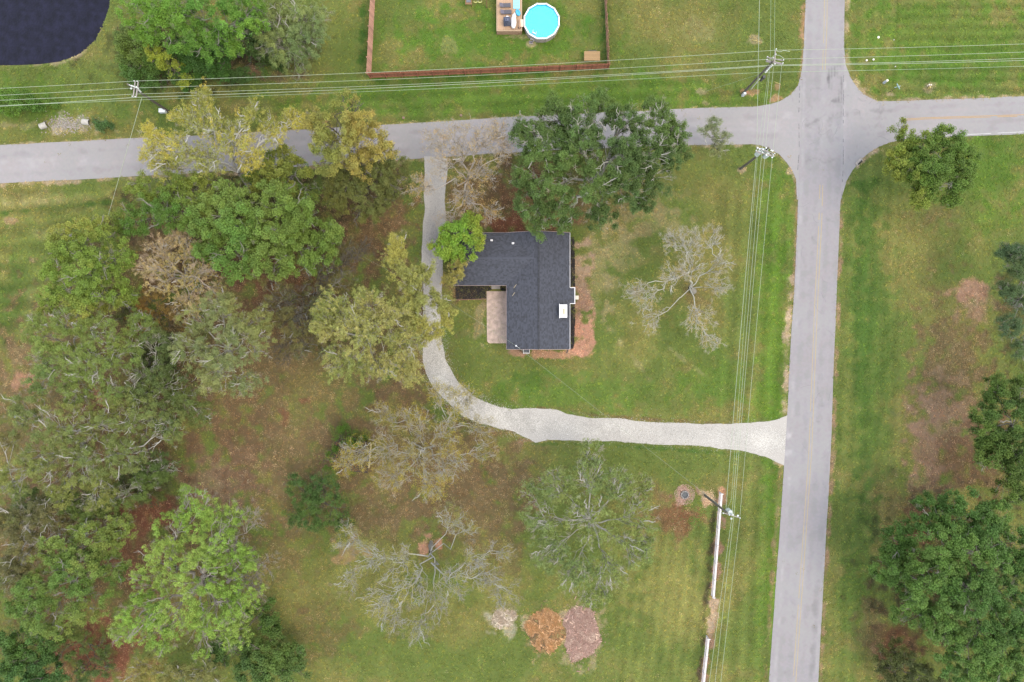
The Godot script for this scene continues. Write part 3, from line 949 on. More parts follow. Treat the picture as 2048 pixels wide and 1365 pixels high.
func build_cover() -> void:
	# grass tufts, fallen leaves
	rng.seed = 77
	var gmesh := MB.new()
	for q in 9:
		var a := rng.randf() * TAU
		var p := Vector3(cos(a), 0, sin(a)) * rng.randf_range(0.0, 0.1)
		var o := Vector3(cos(a), 0, sin(a)).rotated(Vector3.UP, rng.randf_range(-1, 1)) * rng.randf_range(0.05, 0.12)
		var s := Vector3(-o.z, 0, o.x).normalized() * 0.016
		var hgt := rng.randf_range(0.03, 0.07)
		gmesh.col = Color.WHITE * rng.randf_range(0.75, 1.3)
		gmesh.quad(p - s, p + s, p + o * 0.6 + s * 0.8 + Vector3(0, hgt, 0), p + o * 0.6 - s * 0.8 + Vector3(0, hgt, 0))
		gmesh.quad(p + o * 0.6 - s * 0.8 + Vector3(0, hgt, 0), p + o * 0.6 + s * 0.8 + Vector3(0, hgt, 0), p + o * 1.2 + Vector3(0, hgt * 0.9, 0), p + o * 1.2 + Vector3(0, hgt * 0.9, 0))
	var tr: Array[Transform3D] = []
	var co := PackedColorArray()
	var pond := poly(pond_pts)
	for q in 210000:
		var x := rng.randf_range(-78, 78)
		var z := rng.randf_range(-52, 52)
		if on_road(Vector2(x, z)) or Geometry2D.is_point_in_polygon(Vector2(x, z), house_poly) or pond_depth(Vector2(x, z), pond) > 0.15:
			continue
		var c := soil_at(x, z)
		var green := c.g / (c.r + 0.001)
		if green < 0.78 and rng.randf() < 0.85:
			continue
		tr.append(Transform3D(Basis(Vector3.UP, rng.randf() * TAU).scaled(Vector3.ONE * rng.randf_range(0.7, 1.5)), Vector3(x, -0.01, z)))
		var j := jitter(c, 0.24)
		if rng.randf() < 0.12: j = Color(j.r * 1.5, j.g * 1.3, j.b * 1.1)
		co.append(j)
	stuff_copies("grass", gmesh.mesh(grass_mat), tr, co)
	var lm := MB.new()
	for q in 7:
		var p := Vector3(rng.randf_range(-0.3, 0.3), rng.randf_range(0.01, 0.04), rng.randf_range(-0.3, 0.3))
		var f := Vector3(rng.randf_range(-1, 1), rng.randf_range(-0.3, 0.3), rng.randf_range(-1, 1)).normalized() * rng.randf_range(0.05, 0.1)
		var s := f.cross(Vector3.UP) * 0.7
		lm.col = Color.WHITE * rng.randf_range(0.6, 1.4)
		lm.quad(p - f, p + s, p + f, p - s)
	tr = []
	co = PackedColorArray()
	for q in 120000:
		var x := rng.randf_range(-78, 78)
		var z := rng.randf_range(-52, 52)
		var c := soil_at(x, z)
		var green := c.g / (c.r + 0.001)
		if rng.randf() < smoothstep(0.7, 1.15, green) * 0.985:
			continue
		if (on_road(Vector2(x, z)) and rng.randf() < 0.96) or Geometry2D.is_point_in_polygon(Vector2(x, z), house_poly) or pond_depth(Vector2(x, z), pond) > 0.0:
			continue
		tr.append(Transform3D(Basis(Vector3.UP, rng.randf() * TAU).scaled(Vector3.ONE * rng.randf_range(0.6, 1.2)), Vector3(x, 0.005, z)))
		var w := rng.randf()
		var t := base(152, 122, 90).lerp(base(106, 82, 60), w) if w < 0.75 else base(186, 160, 124)
		co.append(jitter(t.lerp(c, 0.55), 0.35))
	stuff_copies("fallen_leaves", lm.mesh(grass_mat), tr, co)

var grass_mat: StandardMaterial3D
var house_poly := PackedVector2Array()

# ---------------------------------------------------------------- the house
func shingle_field(o: MB, outline: PackedVector3Array, eave_dir: Vector3, up_dir: Vector3) -> void:
	# overlapping courses of shingles over one roof plane; outline is the plane's polygon
	var nn := up_dir.cross(eave_dir).normalized()
	if nn.y < 0: nn = -nn
	var flat := PackedVector2Array()
	var org := outline[0]
	var lo := Vector2(1e9, 1e9)
	var hi := Vector2(-1e9, -1e9)
	for p in outline:
		var q := Vector2((p - org).dot(eave_dir), (p - org).dot(up_dir))
		flat.append(q)
		lo = lo.min(q); hi = hi.max(q)
	var w := 0.31
	var e := 0.19
	var row := 0
	var v := lo.y
	while v < hi.y:
		var u := lo.x - rng.randf() * w
		while u < hi.x:
			var cw := w * rng.randf_range(0.75, 1.1)
			var u0 := maxf(u, lo.x)
			var u1 := minf(u + cw - 0.012, hi.x)
			u += cw
			if u1 - u0 < 0.03: continue
			if not Geometry2D.is_point_in_polygon(Vector2((u0 + u1) * 0.5, minf(v + e * 0.5, hi.y - 0.01)), flat):
				continue
			var t := rng.randf_range(0.012, 0.03)
			var tone := rng.randf()
			o.col = roof_col * (0.5 + tone * 0.5 + (0.95 if rng.randf() < 0.2 else 0.0))
			var v1 := minf(v + e + 0.03, hi.y)
			var a := org + eave_dir * u0 + up_dir * v + nn * (t + 0.01)
			var b := org + eave_dir * u1 + up_dir * v + nn * (t + 0.01)
			var c := org + eave_dir * u1 + up_dir * v1 + nn * 0.006
			var d := org + eave_dir * u0 + up_dir * v1 + nn * 0.006
			if nn.dot((b - a).cross(d - a)) > 0:
				o.quad(a, b, c, d)
				o.quad(a - nn * t, b - nn * t, b, a)
				o.quad(b - nn * t, c, c + nn * 0.001, b)
				o.quad(a, d + nn * 0.001, d, a - nn * t)
			else:
				o.quad(b, a, d, c)
				o.quad(b - nn * t, a - nn * t, a, b)
				o.quad(a - nn * t, d, d + nn * 0.001, a)
				o.quad(b, c + nn * 0.001, c, b - nn * t)
		v += e
		row += 1

var roof_col := Color(1, 1, 1)

func build_house() -> void:
	rng.seed = 5
	var he := 2.75
	var hr := 4.2
	var hw := 4.0
	var o := thing("house", "single storey house with dark shingled L-shaped gable roof inside the gravel drive", "house", at(1060, 582))
	var g := o.position
	roof_col = Color(1, 1, 1)
	var shingle := mat("shingle", base(76, 80, 94, 1.1), 0.9, noise_tex(0.1, 0.75, 1.0, 12, 256, 4), 1.2)
	var white := mat("white_trim", base(232, 230, 234), 0.6)
	var brick := mat("brick_wall", base(150, 98, 78), 0.9, tex_fine, 1.5)
	var L := func(x, y, h): return at(x, y, h) - g
	# outlines (plan units at their own heights)
	var ridge_n: Vector3 = L.call(1077, 465, hr)
	var ridge_s: Vector3 = L.call(1077, 699, hr)
	var e_n: Vector3 = L.call(1139, 465.5, he)
	var e_s: Vector3 = L.call(1139, 699, he)
	var w_n: Vector3 = L.call(1013, 465.5, he)
	var w_s: Vector3 = L.call(1013, 699, he)
	var in_s: Vector3 = L.call(1013, 571, he)
	var wr_w: Vector3 = L.call(907, 516, hw)
	var wr_e: Vector3 = L.call(1070, 516, hw)
	var wn_w: Vector3 = L.call(907, 465.5, he)
	var ws_w: Vector3 = L.call(907, 571, he)
	ridge_n.z = e_n.z; ridge_s.z = e_s.z
	ridge_s.x = ridge_n.x
	wr_w.x = wn_w.x
	wr_e.x = lerpf(w_n.x, ridge_n.x, (hw - he) / (hr - he))
	# the roof deck: a closed slab under the shingles
	var deck := MB.new()
	var dn := Vector3(0, -0.16, 0)
	var planes := [
		[PackedVector3Array([e_s, e_n, ridge_n, ridge_s]), Vector3(0, 0, -1)],
		[PackedVector3Array([w_n, w_s, ridge_s, ridge_n]), Vector3(0, 0, 1)],
		[PackedVector3Array([wn_w, w_n, wr_e, wr_w]), Vector3(1, 0, 0)],
		[PackedVector3Array([in_s, ws_w, wr_w, wr_e]), Vector3(-1, 0, 0)],
	]
	# west slope of the main roof is shown only outside the wing
	planes[1][0] = PackedVector3Array([in_s, w_s, ridge_s, ridge_n, w_n, wr_e])
	var field := MB.new()
	for q in planes:
		var pl: PackedVector3Array = q[0]
		for j in range(1, pl.size() - 1):
			var a := pl[0]; var b := pl[j]; var c := pl[j + 1]
			if q == planes[1]:
				a = wr_e; b = pl[j - 1]; c = pl[j]
			if (b - a).cross(c - a).y < 0:
				var sw := b; b = c; c = sw
			deck.tri(a, b, c)
			deck.tri(a + dn, c + dn, b + dn)
		if q != planes[1]:
			for j in pl.size():
				var a := pl[j]; var b := pl[(j + 1) % pl.size()]
				deck.quad(a + dn, b + dn, b, a)
		var ed: Vector3 = q[1]
		var pn := (pl[1] - pl[0]).cross(pl[2] - pl[0]).normalized()
		if q == planes[1]: pn = (w_s - w_n).cross(ridge_s - w_n).normalized()
		if pn.y < 0: pn = -pn
		var ud := pn.cross(ed).normalized()
		if ud.y < 0: ud = -ud
		shingle_field(field, pl, ed, ud)
	deck.quad(in_s + dn, w_s + dn, w_s, in_s)
	var roof := obj("roof", deck, shingle, o)
	# the shallow bay roof on the east side
	var bay0: Vector3 = L.call(1128, 576, he + 0.24)
	var bay1: Vector3 = L.call(1149, 607, he - 0.16)
	bay0.y = he + 0.27
	var bay := MB.new()
	bay.quad(Vector3(bay0.x, bay0.y, bay1.z), Vector3(bay1.x, bay1.y, bay1.z), Vector3(bay1.x, bay1.y, bay0.z), Vector3(bay0.x, bay0.y, bay0.z))
	bay.at_box(Vector3((bay0.x + bay1.x) * 0.5, bay1.y - 0.1, (bay0.z + bay1.z) * 0.5), Vector3(bay1.x - bay0.x - 0.04, 0.16, bay1.z - bay0.z - 0.04))
	obj("bay_roof", bay, shingle, roof)
	var bd := Vector3(bay1.x - bay0.x, bay1.y - bay0.y, 0).normalized()
	shingle_field(field, PackedVector3Array([Vector3(bay1.x, bay1.y, bay1.z), Vector3(bay1.x, bay1.y, bay0.z), Vector3(bay0.x, bay0.y, bay0.z), Vector3(bay0.x, bay0.y, bay1.z)]), Vector3(0, 0, -1), -bd)
	obj("shingle", field, shingle, roof, "stuff")
	# ridge caps
	var cap := MB.new()
	for s in [[ridge_n, ridge_s], [wr_w, wr_e]]:
		var a: Vector3 = s[0]
		var b: Vector3 = s[1]
		var n := int(a.distance_to(b) / 0.22)
		for j in n:
			var p := a.lerp(b, (j + 0.5) / n)
			var along := (b - a).normalized()
			var side := along.cross(Vector3.UP)
			cap.col = Color.WHITE * (rng.randf_range(0.32, 0.6) if s[0] == ridge_n else rng.randf_range(0.85, 1.3))
			for sg in [-1.0, 1.0]:
				var x: Vector3 = (side * sg + Vector3(0, -0.28, 0)).normalized()
				cap.box(Transform3D(Basis(x, x.cross(along) * -sg, along), p + x * 0.07 + Vector3(0, 0.035 + 0.006 * (j % 2), 0)), Vector3(0.15, 0.012, 0.24))
	obj("ridge_cap", cap, shingle, roof, "stuff")
	# fascia boards and gutters
	for s in [[e_n, L.call(1139, 575, he)], [L.call(1139, 608, he), e_s]]:
		var b := MB.new()
		var off := Vector3(0.05, -0.06, 0)
		b.bar(s[0] + off, s[1] + off, 0.11, 0.012)
		b.bar(s[0] + off + Vector3(0.055, 0.05, 0), s[1] + off + Vector3(0.055, 0.05, 0), 0.025, 0.11)
		obj("gutter", b, white, roof)
	var bt := MB.new()
	bt.bar(Vector3(bay1.x + 0.05, bay1.y, bay0.z), Vector3(bay1.x + 0.05, bay1.y, bay1.z), 0.11, 0.1)
	obj("gutter", bt, white, roof)
	for zz in [bay0.z - 0.04, bay1.z + 0.04]:
		var b := MB.new()
		b.bar(Vector3(bay0.x + 0.85, bay1.y + 0.12, zz), Vector3(bay1.x + 0.1, bay1.y + 0.02, zz), 0.09, 0.14)
		obj("fascia", b, white, roof)
	for s in [[wn_w, w_n + Vector3(0, 0, 0)], [w_n, ridge_n], [ridge_n, e_n], [w_s, ridge_s], [ridge_s, e_s], [ws_w, in_s], [in_s, w_s], [wn_w, wr_w], [wr_w, ws_w]]:
		var b := MB.new()
		var d: Vector3 = (s[1] - s[0]).normalized()
		var out := Vector3(d.z, 0, -d.x).normalized() * 0.022
		var mid: Vector3 = (s[0] + s[1]) * 0.5
		if (mid + out).distance_to(Vector3(2, 3, 1)) < mid.distance_to(Vector3(2, 3, 1)): out = -out
		if s[0] == in_s or s[1] == in_s:
			out = Vector3(0, 0, 0.022) if s[1] == in_s else Vector3(-0.022, 0, 0)
		b.bar(s[0] + out + Vector3(0, -0.075, 0), s[1] + out + Vector3(0, -0.075, 0), 0.035, 0.17)
		obj("fascia", b, mat("fascia_tan", base(190, 165, 160), 0.7), roof)
	# brick walls, gables, windows and doors under the eaves
	var x0 := w_n.x + 0.45; var x1 := e_n.x - 0.45; var z0 := w_n.z + 0.4; var z1 := w_s.z - 0.4
	var xw := wn_w.x + 0.4; var zs := in_s.z - 0.4
	for s in [["z", x0, x1, z0], ["z", x0, x1, z1], ["x", z0, z1, x1], ["x", zs, z1, x0], ["z", xw, x0, z0], ["z", xw, x0, zs], ["x", z0, zs, xw]]:
		var b := MB.new()
		var p0 := Vector3(s[1], 0, s[3]) if s[0] == "z" else Vector3(s[3], 0, s[1])
		var p1 := Vector3(s[2], 0, s[3]) if s[0] == "z" else Vector3(s[3], 0, s[2])
		b.bar(p0 + Vector3(0, 1.3, 0), p1 + Vector3(0, 1.3, 0), 0.2, 2.6)
		obj("wall", b, brick, o)
	for s in [[x0, x1, z0, ridge_n.x, hr], [x0, x1, z1, ridge_n.x, hr]]:
		var b := MB.new()
		b.tri(Vector3(s[0], 2.6, s[2] + 0.1), Vector3(s[1], 2.6, s[2] + 0.1), Vector3(s[3], s[4] - 0.25, s[2] + 0.1))
		b.tri(Vector3(s[1], 2.6, s[2] - 0.1), Vector3(s[0], 2.6, s[2] - 0.1), Vector3(s[3], s[4] - 0.25, s[2] - 0.1))
		obj("gable", b, mat("gable", base(214, 206, 198), 0.8), o)
	var glass := mat("window_glass", Color(0.03, 0.035, 0.04), 0.08)
	for s in [[x1 + 0.1, 1.5, z0 + 2.6, 1], [x1 + 0.1, 1.5, z0 + 5.6, 1], [x1 + 0.1, 1.5, z1 - 3.6, 1], [xw - 0.1, 1.5, z0 + 3.4, 1], [x0 - 0.1, 1.5, z1 - 2.2, 1], [x0 + 2.4, 1.5, z1 + 0.1, 0], [x0 + 6.2, 1.5, z1 + 0.1, 0], [xw + 1.8, 1.5, z0 - 0.1, 0], [xw + 5.0, 1.5, z0 - 0.1, 0], [x0 + 2.5, 1.5, z0 - 0.1, 0], [xw + 2.0, 1.5, zs + 0.1, 0]]:
		var f := MB.new()
		var p := MB.new()
		var turn := PI / 2 if s[3] == 1 else 0.0
		f.box(Transform3D(Basis(Vector3.UP, turn), Vector3(s[0], s[1], s[2])), Vector3(1.3, 1.3, 0.06))
		p.box(Transform3D(Basis(Vector3.UP, turn), Vector3(s[0], s[1], s[2])), Vector3(1.1, 1.1, 0.075))
		var wnd := obj("window", f, white, o)
		obj("pane", p, glass, wnd)
	var dr := MB.new()
	dr.at_box(Vector3(x0 - 0.12, 1.05, zs + 0.9), Vector3(0.06, 2.05, 0.92))
	var door := obj("door", dr, mat("door_paint", base(120, 60, 50), 0.5), o)
	var hd := MB.new()
	hd.ball(Vector3(x0 - 0.19, 1.0, zs + 1.22), Vector3(0.035, 0.035, 0.035))
	obj("handle", hd, mat("brass", Color(0.5, 0.38, 0.16), 0.3, null, 1.0, 1.0), door)
	# chimney chase with its white metal cap
	var cb := MB.new()
	var cc: Vector3 = L.call(1127, 622.5, 4.1)
	cb.at_box(Vector3(cc.x, 3.5, cc.z), Vector3(0.9, 1.1, 1.65))
	var ch := obj("chimney", cb, mat("chase", base(210, 208, 210), 0.7), o)
	var cp := MB.new()
	cp.at_box(Vector3(cc.x, 4.08, cc.z), Vector3(1.02, 0.07, 1.78))
	cp.at_box(Vector3(cc.x - 0.54, 4.05, cc.z), Vector3(0.07, 0.12, 1.98))
	obj("cap", cp, mat("cap_white", base(244, 244, 246, 0.97), 0.5), ch)
	var fl := MB.new()
	fl.at_box(Vector3(cc.x + 0.06, 4.17, cc.z + 0.05), Vector3(0.2, 0.1, 0.78))
	for q in 4:
		fl.at_box(Vector3(cc.x + 0.06 + (q % 2) * 0.03, 4.235, cc.z - 0.25 + q * 0.2), Vector3(0.14, 0.03, 0.12))
	obj("flue", fl, mat("flue_tan", base(196, 186, 150), 0.7), ch)
	# plumbing vents on the wing
	for s in [[983, 481], [1026, 487]]:
		var b := MB.new()
		var p: Vector3 = L.call(s[0], s[1], 3.3)
		var yy := he + (hw - he) * (p.z - wn_w.z) / (wr_w.z - wn_w.z)
		b.at_box(Vector3(p.x, yy + 0.04, p.z), Vector3(0.34, 0.05, 0.3))
		b.rod(Vector3(p.x, yy, p.z), Vector3(p.x, yy + 0.3, p.z), 0.07, 8)
		obj("vent", b, white, roof)
	# service mast on the south-west slope
	var mp: Vector3 = L.call(1032, 692, 3.6)
	var mb := MB.new()
	mb.rod(Vector3(mp.x, he, mp.z), Vector3(mp.x, he + 1.4, mp.z), 0.045, 7)
	mb.ball(Vector3(mp.x, he + 1.42, mp.z), Vector3(0.13, 0.1, 0.13))
	mb.rod(Vector3(mp.x, he + 1.3, mp.z), Vector3(mp.x + 0.5, he + 0.75, mp.z + 0.35), 0.025, 5)
	obj("service_mast", mb, mat("mast", base(226, 228, 232), 0.5), o)
	# boxed-in equipment against the south wall
	var ac := thing("air_conditioner", "grey boxed cooling unit with white frame against the house's south wall", "air conditioner", at(1052.5, 702.5, 0.8) * Vector3(1, 0, 1))
	var fr := MB.new()
	for s in [[-0.42, 0], [0.42, 0]]:
		fr.at_box(Vector3(s[0], 0.95, -0.05), Vector3(0.07, 1.9, 0.75))
	fr.at_box(Vector3(0, 0.95, 0.32), Vector3(0.9, 1.9, 0.07))
	fr.at_box(Vector3(0, 1.75, 0.18), Vector3(0.78, 0.06, 0.06))
	obj("frame", fr, mat("frame_white", base(214, 214, 218), 0.6), ac)
	var bx := MB.new()
	bx.at_box(Vector3(0, 0.8, -0.05), Vector3(0.76, 1.6, 0.66))
	obj("case", bx, mat("case_grey", base(84, 96, 108), 0.6), ac)
	var fan := MB.new()
	for q in 7:
		fan.at_box(Vector3(-0.3 + q * 0.1, 1.62, -0.05), Vector3(0.02, 0.03, 0.6))
	obj("grille", fan, mat("grille", base(60, 66, 76), 0.5), ac)
	# fallen sticks on the roof
	for s in [[1030, 573, 0.55, "pale fallen stick on the roof, the one nearer the inner corner"], [1027, 589, 0.75, "pale fallen stick on the roof, the lower one of the pair"]]:
		var p := at(s[0], s[1], 3.15)
		var b := MB.new()
		var yy: float = he + (hr - he) * clampf((p.x - (w_n.x + g.x)) / (ridge_n.x - w_n.x), 0, 1)
		b.bar(Vector3(p.x - 0.17, yy + 0.03, p.z + 0.24), Vector3(p.x + 0.17, yy + 0.11, p.z - 0.24), 0.05, 0.04)
		tag(obj("stick", b, mat("dead_wood", base(196, 180, 150), 0.9)), s[3], "stick", "sticks on the roof")
	for q in [Vector2(x0, z0), Vector2(x1, z0), Vector2(x1, z1), Vector2(x0, z1), Vector2(x0, zs), Vector2(xw, zs), Vector2(xw, z0)]:
		house_poly.append(q + Vector2(g.x, g.z))

func build_yard() -> void:
	rng.seed = 9
	# concrete patio and step
	var con := mat("concrete", base(214, 190, 176), 0.95, noise_tex(0.02, 0.78, 1.0, 44, 512, 6), 0.12)
	obj("patio", sheet(poly(pv("973,583 1013,583 1013,687 978,687 974,683"), 0.02, 8), 0.06, 0.1), con, null, "structure")
	var st := MB.new()
	st.box(Transform3D(Basis(), at(991.5, 574) + Vector3(0, 0.09, 0)), Vector3(1.25, 0.18, 0.62))
	obj("concrete_step", st, mat("concrete_grey", base(182, 174, 168), 0.95, tex_soft, 0.3), null, "structure")
	# dark mulch beds
	var mul := mat("mulch", base(36, 32, 32), 1.0, tex_fine, 1.0)
	for s in ["911,569 974,569 974,598 911,599", "1135,475 1149,475 1150,573 1135,573", "1135,610 1150,608 1151,640 1149,690 1145,699 1135,699", "974,569 984,569 984,580 974,583", "1001,569 1014,569 1014,583 1001,581"]:
		obj("mulch_bed", sheet(poly(pv(s), 0.07, 4), 0.03, 0.05), mul, null, "structure")
	var chip := MB.new()
	chip.at_box(Vector3.ZERO, Vector3(1, 0.3, 0.45))
	var tr: Array[Transform3D] = []
	var co := PackedColorArray()
	for q in 2600:
		var p := at(rng.randf_range(911, 973), rng.randf_range(570, 598)) if q % 2 else (at(rng.randf_range(1137, 1147.5), rng.randf_range(477, 572)) if q % 4 else at(rng.randf_range(1137, 1147.5), rng.randf_range(610, 696)))
		tr.append(Transform3D(Basis.from_euler(Vector3(rng.randf_range(-0.4, 0.4), rng.randf() * TAU, rng.randf_range(-0.4, 0.4))).scaled(Vector3.ONE * rng.randf_range(0.05, 0.13)), p + Vector3(0, 0.045, 0)))
		co.append(jitter(base(46, 40, 39), 0.5))
	stuff_copies("mulch_chips", chip.mesh(mat("stone", Color.WHITE, 0.95)), tr, co)
	# brick edging of the west bed, brick by brick
	var ed := thing("brick_edging", "low red brick edging along the dark mulch bed west of the patio", "edging", at(935, 599.5))
	var bricks: Array[Mesh] = []
	for q in 4:
		var b := MB.new()
		b.col = Color.WHITE * rng.randf_range(0.8, 1.15)
		b.at_box(Vector3(0, 0.05, 0), Vector3(0.2, 0.11, 0.1))
		b.at_box(Vector3(0, 0.105, 0), Vector3(0.185, 0.012, 0.085))
		bricks.append(b.mesh(mat("edge_brick", base(186, 140, 128), 0.95, tex_fine, 2.0)))
	for q in 24:
		var m := MeshInstance3D.new()
		m.name = "brick"
		m.mesh = bricks[q % 4]
		ed.add_child(m, true)
		m.position = at(900 + q * 3.06, 600.5 - q * 0.09) - ed.position + Vector3(0, rng.randf_range(-0.015, 0.015), rng.randf_range(-0.02, 0.02))
		m.rotation.y = rng.randf_range(-0.08, 0.08)
	# small things on the east side
	var sq := MB.new()
	sq.at_box(Vector3(0, 0.25, 0), Vector3(0.42, 0.5, 0.5))
	sq.at_box(Vector3(0, 0.52, 0), Vector3(0.46, 0.05, 0.54))
	var mtr := obj("utility_box", sq, mat("pale_box", base(232, 226, 212), 0.6))
	mtr.position = at(1153.5, 596)
	tag(mtr, "small pale utility box on bare soil beside the roofed east bay", "utility box")
	var spout := MB.new()
	spout.bar(at(1136.5, 699, 0.1), at(1133.5, 707, 0.1), 0.12, 0.1)
	tag(obj("downspout", spout, mat("dark_pipe", base(52, 44, 44), 0.6)), "dark drain pipe lying at the house's south-east corner", "downspout")
	# old shed among the trees
	var sh := thing("shed", "old brown lean-to shed half hidden below sparse trees", "shed", at(707, 909, 1.0) * Vector3(1, 0, 1), "", -0.12)
	for q in 4:
		var b := MB.new()
		b.bar([Vector3(-2, 1.0, -1.8), Vector3(2, 1.0, -1.8), Vector3(2, 1.0, 1.8), Vector3(-2, 1.0, 1.8)][q], [Vector3(2, 1.0, -1.8), Vector3(2, 1.0, 1.8), Vector3(-2, 1.0, 1.8), Vector3(-2, 1.0, -1.8)][q], 0.1, 2.0)
		obj("wall", b, mat("shed_wall", base(84, 68, 58), 0.95, tex_fine, 0.8), sh)
	for q in 15:
		var b := MB.new()
		b.col = Color.WHITE * rng.randf_range(0.7, 1.2)
		var x := -2.3 + q * 0.33
		b.bar(Vector3(x, 2.45 + rng.randf_range(0, 0.02), -2.2), Vector3(x, 2.1 + rng.randf_range(0, 0.02), 2.2), 0.31, 0.03)
		obj("roof_board", b, mat("shed_roof", base(86, 70, 58), 0.95, tex_fine, 0.6), sh)
	var rail := MB.new()
	rail.bar(Vector3(2.55, 2.45, -2.0), Vector3(2.62, 2.3, 1.4), 0.16, 0.08)
	obj("edge_board", rail, mat("dead_wood", base(196, 180, 150), 0.9), sh)
	var lf := MB.new()
	for q in 520:
		var x := rng.randf_range(-2.3, 2.3)
		var z := rng.randf_range(-2.1, 2.1)
		if rng.randf() > 0.35 + 0.5 * smoothstep(-0.5, 1.8, z): continue
		var p := Vector3(x, 2.31 - z * 0.08, z)
		lf.col = jitter(base(150, 116, 78), 0.4)
		var d := Vector3(rng.randf_range(-1, 1), 0, rng.randf_range(-1, 1)).normalized() * 0.11
		var s := Vector3(-d.z, 0.1, d.x) * 0.7
		lf.quad(p - d, p + s, p + d, p - s)
	obj("fallen_leaves", lf, grass_mat, sh, "stuff")
	# fire ring
	var fp := thing("fire_ring", "round stone ring with grey ash in a bare dirt circle", "fire ring", at(1369.5, 990))
	for q in 9:
		var b := MB.new()
		var a := TAU * q / 9
		b.col = Color.WHITE * rng.randf_range(0.75, 1.1)
		b.box(Transform3D(Basis(Vector3.UP, -a), Vector3(cos(a) * 0.5, 0.12, sin(a) * 0.5)), Vector3(0.17, 0.24, 0.31))
		obj("stone", b, mat("ring_stone", base(186, 180, 176), 0.95, tex_fine, 2.0), fp)
	var ash := MB.new()
	ash.disc(Vector3(0, -0.02, 0), 0.43, 0.09, 14)
	obj("ash", ash, mat("ash", base(128, 132, 136), 1.0, tex_fine, 2.0), fp)
	var pale := MB.new()
	var chips: Array[Transform3D] = []
	var cc := PackedColorArray()
	for q in 1500:
		var a := rng.randf() * TAU
		var r := rng.randf_range(0.62, 1.5)
		chips.append(Transform3D(Basis.from_euler(Vector3(rng.randf(), rng.randf() * 6, rng.randf())).scaled(Vector3.ONE * rng.randf_range(0.04, 0.1)), at(1369.5, 990) + Vector3(cos(a) * r, 0.015, sin(a) * r)))
		cc.append(jitter(base(212, 176, 160), 0.3))
	for q in 420:
		var w := at(1417 + rng.randfn() * 6, 997 + rng.randfn() * 8)
		chips.append(Transform3D(Basis.from_euler(Vector3(rng.randf(), rng.randf() * 6, rng.randf())).scaled(Vector3.ONE * rng.randf_range(0.05, 0.14)), w + Vector3(0, 0.02, 0)))
		cc.append(jitter(base(236, 200, 160), 0.3))
	for q in 500:
		var w := at(1375 + rng.randfn() * 22, 1030 + rng.randfn() * 12)
		chips.append(Transform3D(Basis.from_euler(Vector3(rng.randf(), rng.randf() * 6, rng.randf())).scaled(Vector3.ONE * rng.randf_range(0.05, 0.12)), w + Vector3(0, 0.02, 0)))
		cc.append(jitter(base(150, 84, 60), 0.35))
	stuff_copies("dirt_chips", chip.mesh(mat("stone", Color.WHITE, 0.95)), chips, cc)
	# the three heaps at the south end
	heap("ash_heap", "flat pale pile of ash and cut wood, leftmost of three heaps", "heap", at(1009, 1238), Vector3(1.8, 0.12, 1.5), [base(200, 182, 162), base(172, 152, 130), base(216, 200, 180), base(146, 138, 104)], 2600)
	heap("straw_heap", "orange pile of dead pine straw between the other two heaps", "heap", at(1088, 1264), Vector3(2.8, 0.22, 3.1), [base(206, 150, 98), base(160, 122, 76), base(214, 168, 122), base(112, 92, 62), base(150, 134, 84)], 5200)
	heap("wood_chip_heap", "oval mound of grey-brown wood chips, rightmost of three heaps", "heap", at(1162, 1269), Vector3(2.85, 0.4, 3.9), [base(190, 156, 142), base(172, 136, 122), base(212, 182, 164)], 6200)
	# culvert and its stones
	for s in [[88, 252, 0.35, "concrete culvert pipe end on the west side of the rubble patch"], [173, 245, -0.1, "concrete culvert pipe end on the east side of the rubble patch"]]:
		var p := thing("culvert_pipe", s[3], "pipe", at(s[0], s[1]), "culvert pipe ends", s[2])
		var b := MB.new()
		var ringo := PackedVector3Array()
		b.tube(PackedVector3Array([Vector3(-0.5, 0.15, 0), Vector3(0.5, 0.15, 0)]), PackedFloat32Array([0.42, 0.42]), 16)
		b.tube(PackedVector3Array([Vector3(0.5, 0.15, 0), Vector3(-0.5, 0.15, 0)]), PackedFloat32Array([0.34, 0.34]), 16)
		obj("pipe", b, mat("pipe_concrete", base(204, 200, 192), 0.9, tex_soft, 0.5), p)
		var k := MB.new()
		k.tube(PackedVector3Array([Vector3(0.32 * (1 if s[2] < 0 else -1), 0.15, 0), Vector3(0.34 * (1 if s[2] < 0 else -1), 0.15, 0)]), PackedFloat32Array([0.33, 0.33]), 14, true)
		obj("bore", k, mat("dark_soil", base(40, 36, 32), 1.0), p)
	var rip: Array[Transform3D] = []
	var rc := PackedColorArray()
	var stone := MB.new()
	stone.ball(Vector3.ZERO, Vector3(1, 0.55, 0.75), 3, 6)
	for q in 620:
		var w := at(135 + rng.randfn() * 22, 248 + rng.randfn() * 8.5)
		rip.append(Transform3D(Basis.from_euler(Vector3(rng.randf(), rng.randf() * 6, rng.randf())).scaled(Vector3.ONE * rng.randf_range(0.04, 0.15)), w))
		rc.append(jitter(base(158, 150, 144), 0.3))
	for q in 240:
		var w := at(rng.randf_range(1574, 1583), rng.randf_range(560, 830))
		rip.append(Transform3D(Basis.from_euler(Vector3(rng.randf(), rng.randf() * 6, rng.randf())).scaled(Vector3.ONE * rng.randf_range(0.02, 0.05)), w))
		rc.append(jitter(base(190, 172, 160), 0.25))
	stuff_copies("rubble", stone.mesh(mat("stone", Color.WHITE, 0.95)), rip, rc)
	# pond
	var w := MB.new()
	var pp := poly(pv("-160,-160 222,-160 222,-10 214,24 205,52 192,78 172,98 148,112 116,122 78,127 30,129 -160,131"))
	obj("pond", sheet(pp, -0.22, 0.0), pond_mat(), null, "structure")

